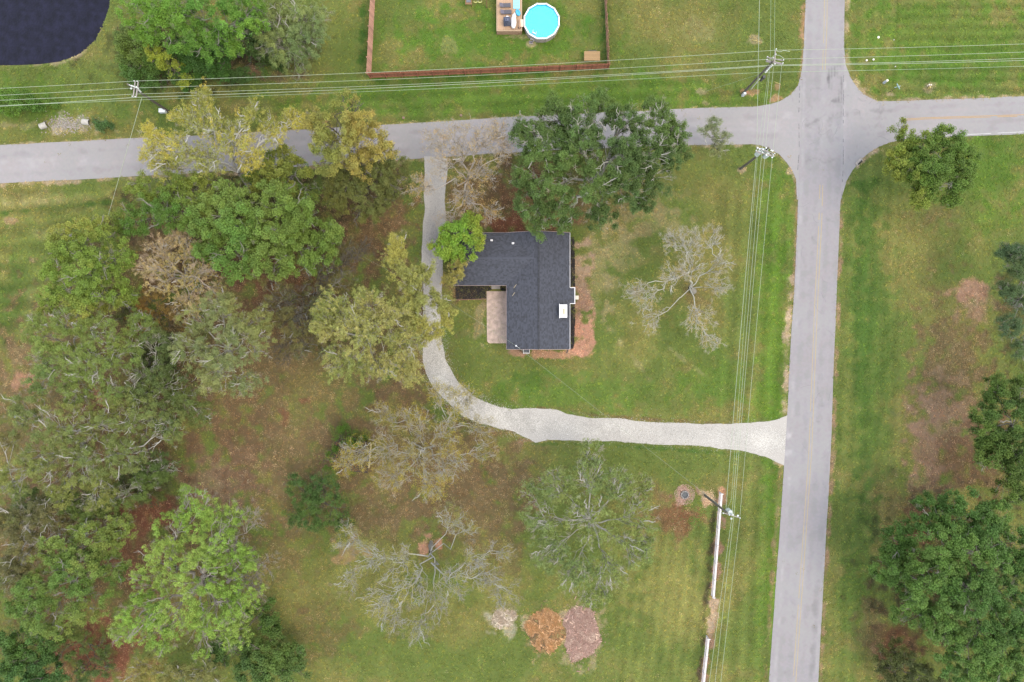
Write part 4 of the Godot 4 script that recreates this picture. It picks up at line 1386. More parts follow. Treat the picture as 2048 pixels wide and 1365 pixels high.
func pond_mat() -> StandardMaterial3D:
	var m := StandardMaterial3D.new()
	m.albedo_color = base(40, 40, 66, 0.72).linear_to_srgb()
	m.albedo_texture = noise_tex(0.012, 0.62, 1.0, 91, 256, 5)
	m.roughness = 0.12
	m.metallic_specular = 0.22
	m.normal_enabled = true
	var f := FastNoiseLite.new()
	f.seed = 8
	f.frequency = 0.05
	var im := f.get_seamless_image(256, 256)
	im.convert(Image.FORMAT_RGBA8)
	im.bump_map_to_normal_map(2.0)
	m.normal_texture = ImageTexture.create_from_image(im)
	m.normal_scale = 0.5
	m.uv1_triplanar = true
	m.uv1_world_triplanar = true
	m.uv1_scale = Vector3.ONE * 0.2
	return m

func heap(called: String, label: String, cat: String, p: Vector3, s: Vector3, cols: Array, n: int) -> void:
	var o := thing(called, label, cat, p)
	var b := MB.new()
	var rings := 9
	var sides := 28
	b.v.append(Vector3(0, s.y, 0)); b.n.append(Vector3.UP); b.c.append(Color.WHITE)
	for q in range(1, rings + 1):
		var t := float(q) / rings
		for j in sides:
			var a := TAU * j / sides
			var k := 1.0 + wavy.get_noise_2d(cos(a) * 60.0 + p.x * 9.0, sin(a) * 60.0 + p.z * 9.0) * 0.4
			var h := s.y * pow(cos(t * PI * 0.5), 0.8) * (1.0 + wavy.get_noise_2d(cos(a) * t * 300.0 + p.x, sin(a) * t * 300.0) * 0.6)
			b.v.append(Vector3(cos(a) * s.x * t * k, h - 0.03, sin(a) * s.z * t * k))
			b.n.append(Vector3(cos(a) * s.y * 0.6 * t, 1, sin(a) * s.y * 0.6 * t).normalized())
			b.c.append(Color.WHITE)
	for j in sides:
		b.i.append(0); b.i.append(1 + j); b.i.append(1 + (j + 1) % sides)
	for q in rings - 1:
		for j in sides:
			var a := 1 + q * sides + j
			var d := 1 + q * sides + (j + 1) % sides
			b.i.append(a); b.i.append(a + sides); b.i.append(d + sides)
			b.i.append(a); b.i.append(d + sides); b.i.append(d)
	obj("mound", b, mat(called, cols[0], 1.0, tex_fine, 0.9), o)
	var c := MB.new()
	c.at_box(Vector3.ZERO, Vector3(1, 0.18, 0.2))
	var tr: Array[Transform3D] = []
	var co := PackedColorArray()
	for q in n:
		var a := rng.randf() * TAU
		var t := sqrt(rng.randf()) * (1.0 if rng.randf() < 0.82 else rng.randf_range(1.0, 1.45))
		var k := 1.0 + wavy.get_noise_2d(cos(a) * 60.0 + p.x * 9.0, sin(a) * 60.0 + p.z * 9.0) * 0.4
		var h := s.y * pow(maxf(cos(minf(t, 1.0) * PI * 0.5), 0.0), 0.8) * (1.0 + wavy.get_noise_2d(cos(a) * t * 300.0 + p.x, sin(a) * t * 300.0) * 0.6)
		tr.append(Transform3D(Basis.from_euler(Vector3(rng.randf_range(-0.4, 0.4), rng.randf() * TAU, rng.randf_range(-0.4, 0.4))).scaled(Vector3.ONE * (rng.randf_range(0.05, 0.17) if rng.randf() < 0.985 else rng.randf_range(0.3, 0.6))), Vector3(cos(a) * s.x * t * k, maxf(h, 0.01) + 0.01, sin(a) * s.z * t * k)))
		var m := lump.get_noise_2d(cos(a) * t * s.x * 50.0 + p.x, sin(a) * t * s.z * 50.0) * 0.5 + 0.5
		co.append(jitter(cols[clampi(int(m * cols.size() + rng.randf_range(-0.6, 0.6)), 0, cols.size() - 1)], 0.18))
	stuff_copies("debris", c.mesh(mat("stone", Color.WHITE, 0.95)), tr, co, o)

# ---------------------------------------------------------------- fences
func privacy_fence(label: String, a: Vector2, b: Vector2, col: Color, warp := 0.0, tilt := 0.0) -> void:
	var p0 := at(a.x, a.y)
	var p1 := at(b.x, b.y)
	var o := thing("privacy_fence", label, "fence", p0, "wooden privacy fence runs")
	var d := (p1 - p0)
	var n := int(d.length() / 2.4) + 1
	var dir := d.normalized()
	var side := Vector3(-dir.z, 0, dir.x)
	var fm := mat("picket_%s" % col, col, 0.9, tex_fine, 0.9)
	for q in n:
		var t0 := float(q) / n
		var t1 := float(q + 1) / n
		var bay := MB.new()
		var w := d.length() / n
		var k := int(w / 0.15)
		for j in k:
			var c := d * lerpf(t0, t1, (j + 0.5) / k)
			var lean := side * (rng.randfn() * (0.012 + warp * 0.07) + tilt)
			bay.col = Color.WHITE * rng.randf_range(0.6, 1.2)
			bay.box(Transform3D(Basis(dir, Vector3.UP + lean / 1.8, -side).orthonormalized(), c + lean * 0.5 + Vector3(0, 0.92 + rng.randf_range(-0.02, 0.02), 0)), Vector3(0.138, 1.78, 0.022))
		obj("picket_panel", bay, fm, o, "stuff")
		for h in [0.35, 1.45]:
			var rl := MB.new()
			rl.bar(d * t0 + Vector3(0, h, 0) + side * (0.035 + tilt * h / 1.8), d * t1 + Vector3(0, h, 0) + side * (0.035 + tilt * h / 1.8), 0.045, 0.09)
			obj("rail", rl, fm, o)
	for q in n + 1:
		var ps := MB.new()
		ps.bar(d * (float(q) / n) + side * 0.1, d * (float(q) / n) + side * (0.1 + tilt) + Vector3(0, 1.8, 0), 0.1, 0.1)
		obj("post", ps, fm, o)

func board_fence(label: String, a: Vector2, b: Vector2) -> void:
	var p0 := at(a.x, a.y)
	var p1 := at(b.x, b.y)
	var o := thing("board_fence", label, "fence", p0, "white board fence runs")
	var m := mat("fence_white", base(236, 230, 234), 0.55, tex_soft, 0.5)
	var d := p1 - p0
	var dir := d.normalized()
	var side := Vector3(-dir.z, 0, dir.x)
	var n := maxi(1, int(d.length() / 2.4))
	for q in n + 1:
		var ps := MB.new()
		var c := d * (float(q) / n)
		ps.at_box(c + Vector3(0, 0.65, 0), Vector3(0.13, 1.3, 0.13))
		ps.at_box(c + Vector3(0, 1.32, 0), Vector3(0.17, 0.05, 0.17))
		if q == 0 or q == n:
			ps.bar(c + Vector3(0, 1.25, 0) - side * 0.22, c + Vector3(0, 1.25, 0) + side * 0.22, 0.1, 0.1)
		obj("post", ps, m, o)
	for q in n:
		for h in [0.35, 0.75, 1.15]:
			var rl := MB.new()
			var w: float = 0.05 + (0.02 if h > 1 else 0.0)
			rl.bar(d * (float(q) / n) + Vector3(0, h, 0) + side * (0.09 - h * 0.015), d * (float(q + 1) / n) + Vector3(0, h, 0) + side * (0.09 - h * 0.015), w, 0.15)
			obj("rail", rl, m, o)
		var cap := MB.new()
		cap.bar(d * (float(q) / n) + Vector3(0, 1.255, 0) + side * 0.03, d * (float(q + 1) / n) + Vector3(0, 1.255, 0) + side * 0.03, 0.24, 0.03)
		obj("top_board", cap, m, o)

# ---------------------------------------------------------------- poles and wires
var ins_mat: StandardMaterial3D

func pole(label: String, a: Vector2, h := 11.0) -> Node3D:
	var o := thing("utility_pole", label, "utility pole", at(a.x, a.y), "wooden utility poles")
	var b := MB.new()
	b.tube(PackedVector3Array([Vector3(0, -0.3, 0), Vector3(0, h * 0.5, 0), Vector3(0, h, 0)]), PackedFloat32Array([0.19, 0.155, 0.12]), 12, true)
	obj("shaft", b, mat("pole_wood", base(118, 112, 98), 0.95, tex_bark, 0.8), o)
	return o

func crossarm(o: Node3D, a: Vector3, b: Vector3, double := true) -> void:
	var wood := mat("arm_wood", base(206, 196, 192), 0.9, tex_fine, 1.0)
	var d := (b - a).normalized()
	var s := Vector3(-d.z, 0, d.x) * 0.19
	for k in ([-1.0, 1.0] if double else [0.0]):
		var m := MB.new()
		m.bar(a + s * k, b + s * k, 0.11, 0.13)
		obj("crossarm", m, wood, o)
	for t in [0.02, 0.36, 0.98]:
		for k in ([-1.0, 1.0] if double else [0.0]):
			var m := MB.new()
			var p: Vector3 = a.lerp(b, t) + s * k
			m.rod(p, p + Vector3(0, 0.16, 0), 0.03, 6)
			m.ball(p + Vector3(0, 0.24, 0), Vector3(0.08, 0.1, 0.08), 5, 8)
			obj("insulator", m, ins_mat, o)

func transformer(o: Node3D, p: Vector3, r := 0.28, h := 0.9) -> void:
	var m := MB.new()
	m.tube(PackedVector3Array([p, p + Vector3(0, h, 0), p + Vector3(0, h + 0.06, 0)]), PackedFloat32Array([r, r, r * 0.75]), 14, true)
	var t := obj("transformer", m, mat("transformer_grey", base(208, 220, 216), 0.5), o)
	var u := MB.new()
	u.rod(p + Vector3(0.08, h, 0.05), p + Vector3(0.08, h + 0.22, 0.05), 0.05, 6)
	obj("bushing", u, ins_mat, t)

var wire_mat: StandardMaterial3D

func wire(called: String, label: String, group: String, pts: Array, r := 0.022, sag := 0.012, m: Material = null) -> void:
	var p := PackedVector3Array()
	for q in pts.size() - 1:
		var a: Vector3 = pts[q]
		var b: Vector3 = pts[q + 1]
		var l := a.distance_to(b)
		var n := clampi(int(l / 3.0), 3, 40)
		for j in n:
			var t := float(j) / n
			p.append(a.lerp(b, t) - Vector3(0, sag * l * 4.0 * t * (1.0 - t) * clampf(l / 60.0, 0.15, 1.0), 0))
	p.append(pts[pts.size() - 1])
	var b := MB.new()
	var rr := PackedFloat32Array()
	rr.resize(p.size()); rr.fill(r)
	b.tube(p, rr, 5)
	tag(obj(called, b, m if m else wire_mat), label, "wire", group)

func build_lines() -> void:
	rng.seed = 13
	wire_mat = mat("wire_metal", base(170, 182, 158), 0.7)
	var dim := mat("wire_dim", base(160, 180, 150), 0.7)
	var cable := mat("wire_black", base(150, 160, 140), 0.7)
	ins_mat = mat("insulator", base(228, 232, 230), 0.35)
	# west pole, with a street lamp and a meter box
	var a := pole("wooden utility pole in the verge near the pond with double crossarm and lamp", Vector2(341, 226))
	var ga := a.position
	crossarm(a, at(273, 163, 10.7) - ga, at(269, 195, 10.7) - ga)
	var br := MB.new()
	br.rod(Vector3(0, 10.9, 0), at(277, 177, 10.9) - ga, 0.05, 6)
	obj("brace", br, ins_mat, a)
	var f := MB.new()
	f.rod(at(275, 178, 10.3) - ga, at(281, 184, 9.6) - ga, 0.11, 8)
	obj("cutout", f, ins_mat, a)
	for s in [[263, 172, 10.6], [262, 177, 10.6]]:
		var m := MB.new()
		m.ball(at(s[0], s[1], s[2]) - ga, Vector3(0.16, 0.13, 0.13))
		obj("insulator", m, ins_mat, a)
	var bx := MB.new()
	bx.at_box(at(325, 222, 1.6) - ga, Vector3(0.9, 0.55, 0.55))
	var lb := obj("equipment_box", bx, mat("box_pale", base(220, 226, 230), 0.5), a)
	var brk := MB.new()
	brk.bar(at(333, 222, 1.6) - ga, Vector3(0, 1.6, 0), 0.08, 0.08)
	obj("bracket", brk, mat("dark_metal", base(60, 62, 64), 0.5), lb)
	# corner pole at the crossing
	var c := pole("tall leaning-looking corner pole north-west of the crossing with stacked crossarms", Vector2(1486, 187), 11.4)
	var gc := c.position
	crossarm(c, at(1551.5, 99, 11.2) - gc, at(1549, 130, 11.2) - gc, false)
	crossarm(c, at(1533, 117.5, 10.2) - gc, at(1566, 124.5, 10.2) - gc)
	crossarm(c, at(1532, 123, 9.2) - gc, at(1565, 129, 9.2) - gc, false)
	for s in [[1545, 130, 9.8, 0.4], [1540, 135, 9.0, 0.3], [1535, 141, 8.2, 0.3]]:
		var m := MB.new()
		m.rod(at(s[0], s[1], s[2]) - gc, at(s[0] - 4, s[1] + 4, s[2] - s[3]) - gc, 0.12, 7)
		obj("cutout", m, ins_mat, c)
	var rod := MB.new()
	rod.rod(at(1502, 179, 0.2) - gc, at(1520, 158, 4.2) - gc, 0.06, 6)
	obj("guy_guard", rod, mat("guard_white", base(224, 224, 220), 0.6), c)
	var blk := MB.new()
	blk.at_box(at(1527, 155, 6.2) - gc, Vector3(0.35, 0.7, 0.35))
	blk.at_box(at(1523, 160, 5.2) - gc, Vector3(0.25, 0.5, 0.25))
	obj("splice_case", blk, mat("dark_metal", base(60, 62, 64), 0.5), c)
	var jm := MB.new()
	jm.at_box(Vector3(-0.05, 0.55, 0.35), Vector3(0.35, 1.1, 0.3))
	obj("meter_box", jm, mat("box_pale", base(220, 226, 230), 0.5), c)
	for s in [["1551,100.5 1560,104 1568,101 1580,103", 11.3], ["1540,119 1550,110 1560,111 1568,117", 10.4]]:
		var jp := MB.new()
		var q := pv(s[0])
		var pp := PackedVector3Array()
		for w in q: pp.append(at(w.x, w.y, s[1]) - gc)
		jp.tube(pp, PackedFloat32Array([0.03, 0.03, 0.03, 0.03]), 5)
		obj("jumper", jp, wire_mat, c)
	# equipment pole south of it
	var d := pole("utility pole with white transformers and switches at the south-west corner of the crossing", Vector2(1481, 338), 10.8)
	var gd := d.position
	crossarm(d, at(1512, 299, 10.4) - gd, at(1548, 311, 10.4) - gd)
	crossarm(d, at(1514, 305, 9.6) - gd, at(1546, 311, 9.6) - gd, false)
	transformer(d, at(1514, 309, 8.6) - gd, 0.32)
	transformer(d, at(1520, 304, 8.6) - gd, 0.3)
	transformer(d, at(1530, 313, 8.4) - gd, 0.34)
	transformer(d, at(1528, 303, 9.0) - gd, 0.26)
	for s in [[1516, 296], [1520, 298], [1527, 299], [1533, 296], [1543, 301], [1546, 302], [1533, 310], [1545, 315]]:
		var m := MB.new()
		m.rod(at(s[0], s[1], 10.4) - gd, at(s[0], s[1], 10.9) - gd, 0.1, 7)
		obj("insulator", m, ins_mat, d)
	# south pole beside the white fence
	var e := pole("utility pole with one round grey transformer beside the white board fence", Vector2(1410, 991), 10.2)
	var ge := e.position
	crossarm(e, at(1445, 1026, 9.9) - ge, at(1480, 1036, 9.9) - ge, false)
	transformer(e, at(1456, 1022, 8.6) - ge, 0.38, 1.0)
	for s in [[1463, 1038], [1466, 1030], [1476, 1032]]:
		var m := MB.new()
		m.ball(at(s[0], s[1], 10.0) - ge, Vector3(0.14, 0.16, 0.14))
		obj("insulator", m, ins_mat, e)
	# wires along the west-east road
	var w1 := "wires along the side road"
	wire("power_line", "northernmost bright wire above the side road, running west to east past both poles", w1, [at(-500, 196, 10.9), at(273, 162, 10.9), at(1551, 100.5, 11.3), at(2600, 63, 10.9)])
	wire("power_line", "second bright wire from the north above the side road", w1, [at(-500, 211, 10.9), at(266, 176, 10.8), at(1540, 118.5, 10.5), at(2600, 78, 10.9)])
	wire("power_line", "third wire from the north, ending lower on the corner pole's shaft", w1, [at(-500, 216, 9.8), at(275, 188, 9.9), at(1549, 130, 10.6), at(2600, 92, 10.6)], 0.024)
	wire("power_line", "fourth wire from the north, hung from the south ends of the crossarms", w1, [at(-500, 238, 10.9), at(269, 195, 10.9), at(1548, 131.5, 9.6), at(2600, 99, 10.0)], 0.028)
	wire("phone_line", "dim lowest cable of the side road, southernmost of the five", w1, [at(-500, 226, 7.2), at(289, 199.5, 7.6), at(1519, 145, 7.6), at(2600, 113, 7.6)], 0.022, 0.008, dim)
	# wires along the main road
	var w2 := "wires along the main road"
	wire("power_line", "westernmost bright wire beside the main road, crossing the side road to the transformer pole", w2, [at(1529, -400, 8.6), at(1514, 303, 8.6), at(1452, 1020, 8.8)], 0.027, 0.006)
	wire("power_line", "thin second strand just east of the westernmost main road wire", w2, [at(1538, 138, 9.3), at(1516, 306, 9.5), at(1463, 1000, 9.0), at(1452, 1024, 8.6)], 0.016, 0.006, dim)
	wire("power_line", "middle wire beside the main road, ending on the inner insulator of the south pole", w2, [at(1541, 127, 9.4), at(1524, 304, 10.6), at(1464, 1036, 10.2), at(1375, 1700, 10.2)], 0.02, 0.006)
	wire("power_line", "fourth wire from the west beside the main road", w2, [at(1548, 128, 9.4), at(1531, 300, 10.6), at(1468, 1032, 10.2), at(1400, 1650, 10.2)], 0.02, 0.006)
	wire("power_line", "easternmost wire beside the main road, held at the tip of the south pole's arm", w2, [at(1564, 129, 9.4), at(1546, 304, 10.6), at(1480, 1036, 10.1), at(1405, 1700, 10.2)], 0.019, 0.006)
	wire("power_line", "inner thin wire running north from the corner pole out of the frame", w2, [at(1548, -400, 9.6), at(1541, 124, 9.4)], 0.015, 0.006, dim)
	wire("power_line", "outer thin wire running north from the corner pole out of the frame", w2, [at(1556, -400, 9.6), at(1549, 122, 10.4)], 0.015, 0.006, dim)
	wire("guy_wire", "pale guy wire slanting from the west pole's top across the road to the trees", "", [at(283, 196, 8.8), at(207, 462, 5.6)], 0.03, 0.004)
	wire("guy_wire", "thin guy wire sloping west from the corner pole to a bare spot in the grass", "", [at(1514, 150, 6.8), at(1411, 183, 0.0)], 0.014, 0.002, dim)
	wire("service_drop", "thin twisted service cable from the south pole across the drive to the house", "", [at(1448, 1018, 8.4), at(1036, 695, 4.0)], 0.014, 0.01, cable)
	wire("service_drop", "thin cable from the house mast north-west over the drive into the trees", "", [at(1032, 692, 4.1), at(902, 608, 4.6), at(700, 500, 5.2)], 0.012, 0.006, cable)
	for s in [[1511, 88, 1505, 80, "yellowish guy marker north of the corner pole in a bare patch"], [1552, 172, 1549, 164, "yellowish guy marker beside the main road south of the corner pole"]]:
		var g := MB.new()
		g.rod(at(s[2], s[3]), at(s[0], s[1], 0.0) + Vector3(0.2, 1.2, 0.2), 0.05, 6)
		tag(obj("guy_marker", g, mat("marker_yellow", base(216, 196, 120), 0.6)), s[4], "guy marker", "guy markers")

# ---------------------------------------------------------------- the neighbour's yard
func build_pool() -> void:
	rng.seed = 21
	var dk := thing("pool_deck", "raised plank deck of new tan wood beside the round pool", "deck", at(1019, 20))
	var gd := dk.position
	var h := 1.15
	var wood := mat("deck_wood", base(240, 198, 164, 1.12), 0.85, tex_fine, 0.7)
	var A := at(993, -60, h) - gd
	var B := at(1044, 62, h) - gd
	A.y = 0; B.y = 0
	var n := 25
	for q in n:
		var b := MB.new()
		b.col = Color(1, 1, 1) * rng.randf_range(0.82, 1.1)
		b.col.b *= rng.randf_range(0.88, 1.0)
		var x := lerpf(A.x + 0.16, B.x - 0.16, (q + 0.5) / n)
		b.at_box(Vector3(x, h - 0.02 + rng.randf_range(-0.003, 0.003), (A.z + B.z) * 0.5 - 0.08), Vector3((B.x - A.x - 0.32) / n - 0.014, 0.04, B.z - A.z - 0.18))
		obj("plank", b, wood, dk)
	for s in [[A.x + 0.07, A.z, B.z], [B.x - 0.07, A.z, B.z]]:
		var b := MB.new()
		b.at_box(Vector3(s[0], h + 0.01, (s[1] + s[2]) * 0.5), Vector3(0.15, 0.05, s[2] - s[1]))
		obj("rim_board", b, mat("deck_rim", base(236, 204, 170), 0.85, tex_fine, 0.7), dk)
	var rb := MB.new()
	rb.at_box(Vector3((A.x + B.x) * 0.5, h + 0.012, B.z - 0.05), Vector3(B.x - A.x - 0.3, 0.05, 0.15))
	obj("rim_board", rb, mat("deck_rim", base(236, 204, 170), 0.85, tex_fine, 0.7), dk)
	for s in [[0, B.z], [1, 0]]:
		for q in 7:
			var b := MB.new()
			b.col = Color.WHITE * rng.randf_range(0.8, 1.08)
			if s[0] == 0:
				b.at_box(Vector3((A.x + B.x) * 0.5, 0.1 + q * 0.15, B.z + 0.005), Vector3(B.x - A.x - 0.06, 0.14, 0.03))
			else:
				b.at_box(Vector3(B.x - 0.02, 0.1 + q * 0.15, (A.z + B.z) * 0.5), Vector3(0.03, 0.14, B.z - A.z - 0.1))
			obj("skirt_board", b, wood, dk)
	for x in [A.x + 0.05, B.x - 0.05]:
		for z in [B.z - 0.1, (A.z + B.z) * 0.5, A.z + 0.1]:
			var b := MB.new()
			b.at_box(Vector3(x, h * 0.5, z), Vector3(0.12, h, 0.12))
			obj("post", b, wood, dk)
	# things on the deck
	for s in [[1010.5, 12.5, "charcoal sun lounger on the pool deck, the one further north"], [1012, 26, "charcoal sun lounger on the pool deck, the one nearer the covered grill"]]:
		var l := thing("sun_lounger", s[2], "sun lounger", at(s[0], s[1], h), "loungers on the pool deck", 0.05)
		var dark := mat("lounger_dark", base(84, 82, 92), 0.8)
		var fr := MB.new()
		for z in [-0.27, 0.27]:
			fr.bar(Vector3(-0.75, 0.28, z), Vector3(0.8, 0.28, z), 0.04, 0.04)
		obj("frame", fr, dark, l)
		var se := MB.new()
		se.at_box(Vector3(0.25, 0.32, 0), Vector3(1.05, 0.05, 0.54))
		obj("seat", se, dark, l)
		var bk := MB.new()
		bk.bar(Vector3(-0.28, 0.33, 0), Vector3(-0.78, 0.62, 0), 0.54, 0.05)
		obj("backrest", bk, mat("lounger_grey", base(104, 100, 116), 0.8), l)
		for q in [[-0.6, -0.25], [-0.6, 0.25], [0.7, -0.25], [0.7, 0.25]]:
			var lg := MB.new()
			lg.at_box(Vector3(q[0], 0.14, q[1]), Vector3(0.05, 0.28, 0.05))
			obj("leg", lg, dark, l)
	var gp := at(1014, 46, h)
	var gr_ := thing("grill", "grill under a blue-grey fabric cover on the pool deck", "grill", gp)
	var cv := MB.new()
	cv.tube(PackedVector3Array([Vector3(0, 0.02, 0), Vector3(0, 0.85, 0), Vector3(0, 1.05, 0), Vector3(0, 1.12, 0)]), PackedFloat32Array([0.68, 0.66, 0.55, 0.3]), 4, true)
	var cov := obj("cover", cv, mat("cover_blue", base(112, 120, 148), 0.9, tex_soft, 0.7), gr_)
	cov.rotation.y = PI / 4 + 0.05
	cov.scale = Vector3(1, 1, 1)
	var cl := MB.new()
	cl.at_box(Vector3(0.05, 1.1, -0.42), Vector3(0.34, 0.05, 0.12))
	obj("handle", cl, mat("handle_white", base(236, 236, 240), 0.5), gr_)
	var fd := MB.new()
	fd.bar(Vector3(-0.02, 1.13, -0.2), Vector3(0.0, 1.13, 0.15), 0.05, 0.04)
	fd.bar(Vector3(-0.2, 1.1, -0.1), Vector3(-0.06, 1.13, 0.12), 0.04, 0.04)
	obj("strap", fd, mat("strap_dark", base(60, 62, 84), 0.9), gr_)
	var um := thing("pool_float", "big white inflatable float standing beside the covered grill", "pool float", at(1027, 46, h))
	var fb := MB.new()
	fb.ball(Vector3(0, 0.35, 0.05), Vector3(0.42, 0.35, 0.92), 8, 14)
	fb.ball(Vector3(0.08, 0.42, -0.75), Vector3(0.3, 0.28, 0.34), 6, 10)
	obj("body", fb, mat("float_white", base(250, 248, 250, 0.95), 0.5), um)
	var fb2 := MB.new()
	fb2.ball(Vector3(0.16, 0.5, -1.02), Vector3(0.12, 0.15, 0.22), 6, 8)
	obj("neck", fb2, mat("float_white", base(250, 248, 250, 0.95), 0.5), um)
	var tw := MB.new()
	var t0 := at(1033, 4, h) 
	tw.at_box(Vector3.ZERO, Vector3(0.92, 0.05, 1.95))
	for q in 5: tw.at_box(Vector3(0, 0.03, -0.8 + q * 0.4), Vector3(0.9, 0.03, 0.3))
	var mt := obj("pool_mat", tw, mat("mat_blue", base(150, 222, 244), 0.5))
	mt.position = t0 + Vector3(0, 0.035, 0)
	tag(mt, "pale blue inflatable mat lying at the deck's north-east side", "air mattress")
	var rg := MB.new()
	for q in 14:
		var a0 := TAU * q / 14
		var a1 := TAU * (q + 1) / 14
		rg.rod(Vector3(cos(a0) * 0.24, 0.1, sin(a0) * 0.42), Vector3(cos(a1) * 0.24, 0.1, sin(a1) * 0.42), 0.1, 8)
	rg.at_box(Vector3(0, 0.06, 0), Vector3(0.36, 0.06, 0.7))
	var rr := obj("swim_ring", rg, mat("ring_blue", base(70, 186, 226), 0.45))
	rr.position = at(1036, 26, h) + Vector3(0, 0.03, 0)
	rr.rotation.y = 0.35
	tag(rr, "blue oval swim ring between the pale mat and the white float", "swim ring")
	for s in [[1037.5, 56.5, "small dark flower pot at the deck's corner, the one further from the pool"], [1041, 56, "small dark flower pot at the deck's corner, the one nearer the pool"]]:
		var p := MB.new()
		p.tube(PackedVector3Array([Vector3(0, 0, 0), Vector3(0, 0.2, 0)]), PackedFloat32Array([0.08, 0.11]), 9, true)
		var o := obj("flower_pot", p, mat("pot_dark", base(74, 58, 56), 0.8))
		o.position = at(s[0], s[1], h) + Vector3(0, 0.02, 0)
		tag(o, s[2], "flower pot", "pots on the deck")
	var gate := MB.new()
	for q in 3: gate.bar(at(1038 + q * 1.2, 40 + q * 0.4, h + 0.3), at(1038.5 + q * 1.2, 55, h + 0.3), 0.05, 0.08)
	for q in [40, 55]: gate.rod(at(1038.5, q, h), at(1038.5, q, h + 0.9), 0.05, 6)
	tag(obj("deck_rail", gate, wood), "short wooden rail on the deck by the pool entrance", "railing")
	# the pool
	var pc := at(1083, 46.5, 0.6) * Vector3(1, 0, 1)
	var po := thing("swimming_pool", "round above ground pool with white rim and bright blue water", "pool", pc)
	var R := 2.52
	var H := 1.25
	var wallm := mat("pool_wall", base(214, 206, 200), 0.6, tex_soft, 0.6)
	var rim := mat("pool_rim", base(238, 246, 250), 0.45)
	var sides := 12
	var wl := MB.new()
	wl.tube(PackedVector3Array([Vector3(0, 0, 0), Vector3(0, H, 0)]), PackedFloat32Array([R, R]), 36)
	obj("wall", wl, wallm, po)
	for q in sides:
		var a := TAU * (q + 0.5) / sides
		var b := TAU * (q + 1.5) / sides
		var m := MB.new()
		m.bar(Vector3(cos(a) * R, H, sin(a) * R), Vector3(cos(b) * R, H, sin(b) * R), 0.2, 0.06)
		obj("rim", m, rim, po)
		var u := MB.new()
		u.box(Transform3D(Basis(Vector3.UP, -a), Vector3(cos(a) * R, H * 0.5, sin(a) * R)), Vector3(0.1, H, 0.16))
		u.box(Transform3D(Basis(Vector3.UP, -a), Vector3(cos(a) * R, H + 0.035, sin(a) * R)), Vector3(0.26, 0.04, 0.2))
		obj("upright", u, wallm, po)
	var ln := MB.new()
	ln.tube(PackedVector3Array([Vector3(0, 0.06, 0), Vector3(0, H - 0.03, 0)]), PackedFloat32Array([R - 0.06, R - 0.06]), 36)
	ln.disc(Vector3(0, 0.04, 0), R - 0.06, 0.03, 36)
	obj("liner", ln, mat("liner_blue", base(8, 200, 246, 1.1), 0.7, noise_tex(0.05, 0.72, 1.0, 71, 256, 3), 0.5), po)
	var wt := MB.new()
	wt.tube(PackedVector3Array([Vector3(0, H - 0.16, 0), Vector3(0, H - 0.155, 0)]), PackedFloat32Array([R - 0.07, R - 0.07]), 36, true)
	var wm := StandardMaterial3D.new()
	wm.albedo_color = Color(0.15, 0.8, 0.95, 0.25)
	wm.transparency = BaseMaterial3D.TRANSPARENCY_ALPHA
	wm.roughness = 0.05
	obj("water", wt, wm, po)
	var sk := MB.new()
	sk.at_box(Vector3(-1.5, H - 0.12, 1.85), Vector3(0.2, 0.14, 0.14))
	obj("skimmer", sk, mat("strap_dark", base(60, 62, 84), 0.9), po)
	# pump set and ladder on the south-west side
	var ld := thing("pool_ladder", "white A-frame ladder and pump at the pool's south-west side", "ladder", at(1064, 82))
	var dirp := (at(1083, 46, 0) - at(1064, 82, 0)).normalized()
	var sidep := Vector3(-dirp.z, 0, dirp.x)
	var lm := mat("ladder_white", base(236, 232, 230), 0.45)
	for k in [-0.26, 0.26]:
		var m := MB.new()
		m.rod(sidep * k, sidep * k + dirp * 0.75 + Vector3(0, 1.75, 0), 0.045, 7)
		obj("side_rail", m, lm, ld)
	for q in 4:
		var m := MB.new()
		var c := dirp * (0.12 + q * 0.16) + Vector3(0, 0.3 + q * 0.36, 0)
		m.bar(c - sidep * 0.26, c + sidep * 0.26, 0.14, 0.04)
		obj("step", m, lm, ld)
	var pu := thing("pool_pump", "small grey pump on a slab below the pool ladder", "pump", at(1062, 85.5))
	var m0 := MB.new()
	m0.at_box(Vector3(0, 0.05, 0), Vector3(0.55, 0.1, 0.45))
	obj("slab", m0, mat("concrete_grey", base(182, 174, 168), 0.95, tex_soft, 0.3), pu)
	var m1 := MB.new()
	m1.rod(Vector3(-0.18, 0.22, 0), Vector3(0.16, 0.22, 0.02), 0.12, 10)
	m1.ball(Vector3(0.12, 0.36, 0), Vector3(0.12, 0.16, 0.12))
	obj("motor", m1, mat("motor_grey", base(120, 118, 130), 0.5), pu)
	var stp := MB.new()
	stp.at_box(Vector3(0, 1.22, 0), Vector3(0.42, 0.06, 1.05))
	for k in [-0.45, 0.45]: stp.at_box(Vector3(-0.1, 0.6, k), Vector3(0.08, 1.2, 0.08))
	var so := obj("landing", stp, mat("landing_pale", base(244, 220, 196), 0.7))
	so.position = at(1043.5, 46.5, 1.2) * Vector3(1, 0, 1)
	tag(so, "pale landing board bridging the deck and the pool rim", "landing")
	# wooden table in the fence corner
	var tb := thing("wooden_table", "tan wooden plank table in the corner of the fenced yard", "table", at(1183, 116.5), "", 0.0)
	for q in 7:
		var b := MB.new()
		b.col = Color.WHITE * rng.randf_range(0.85, 1.08)
		b.at_box(Vector3(0, 0.8, -0.57 + q * 0.19), Vector3(2.25, 0.04, 0.178))
		obj("plank", b, mat("table_wood", base(214, 174, 122), 0.85, tex_fine, 0.7), tb)
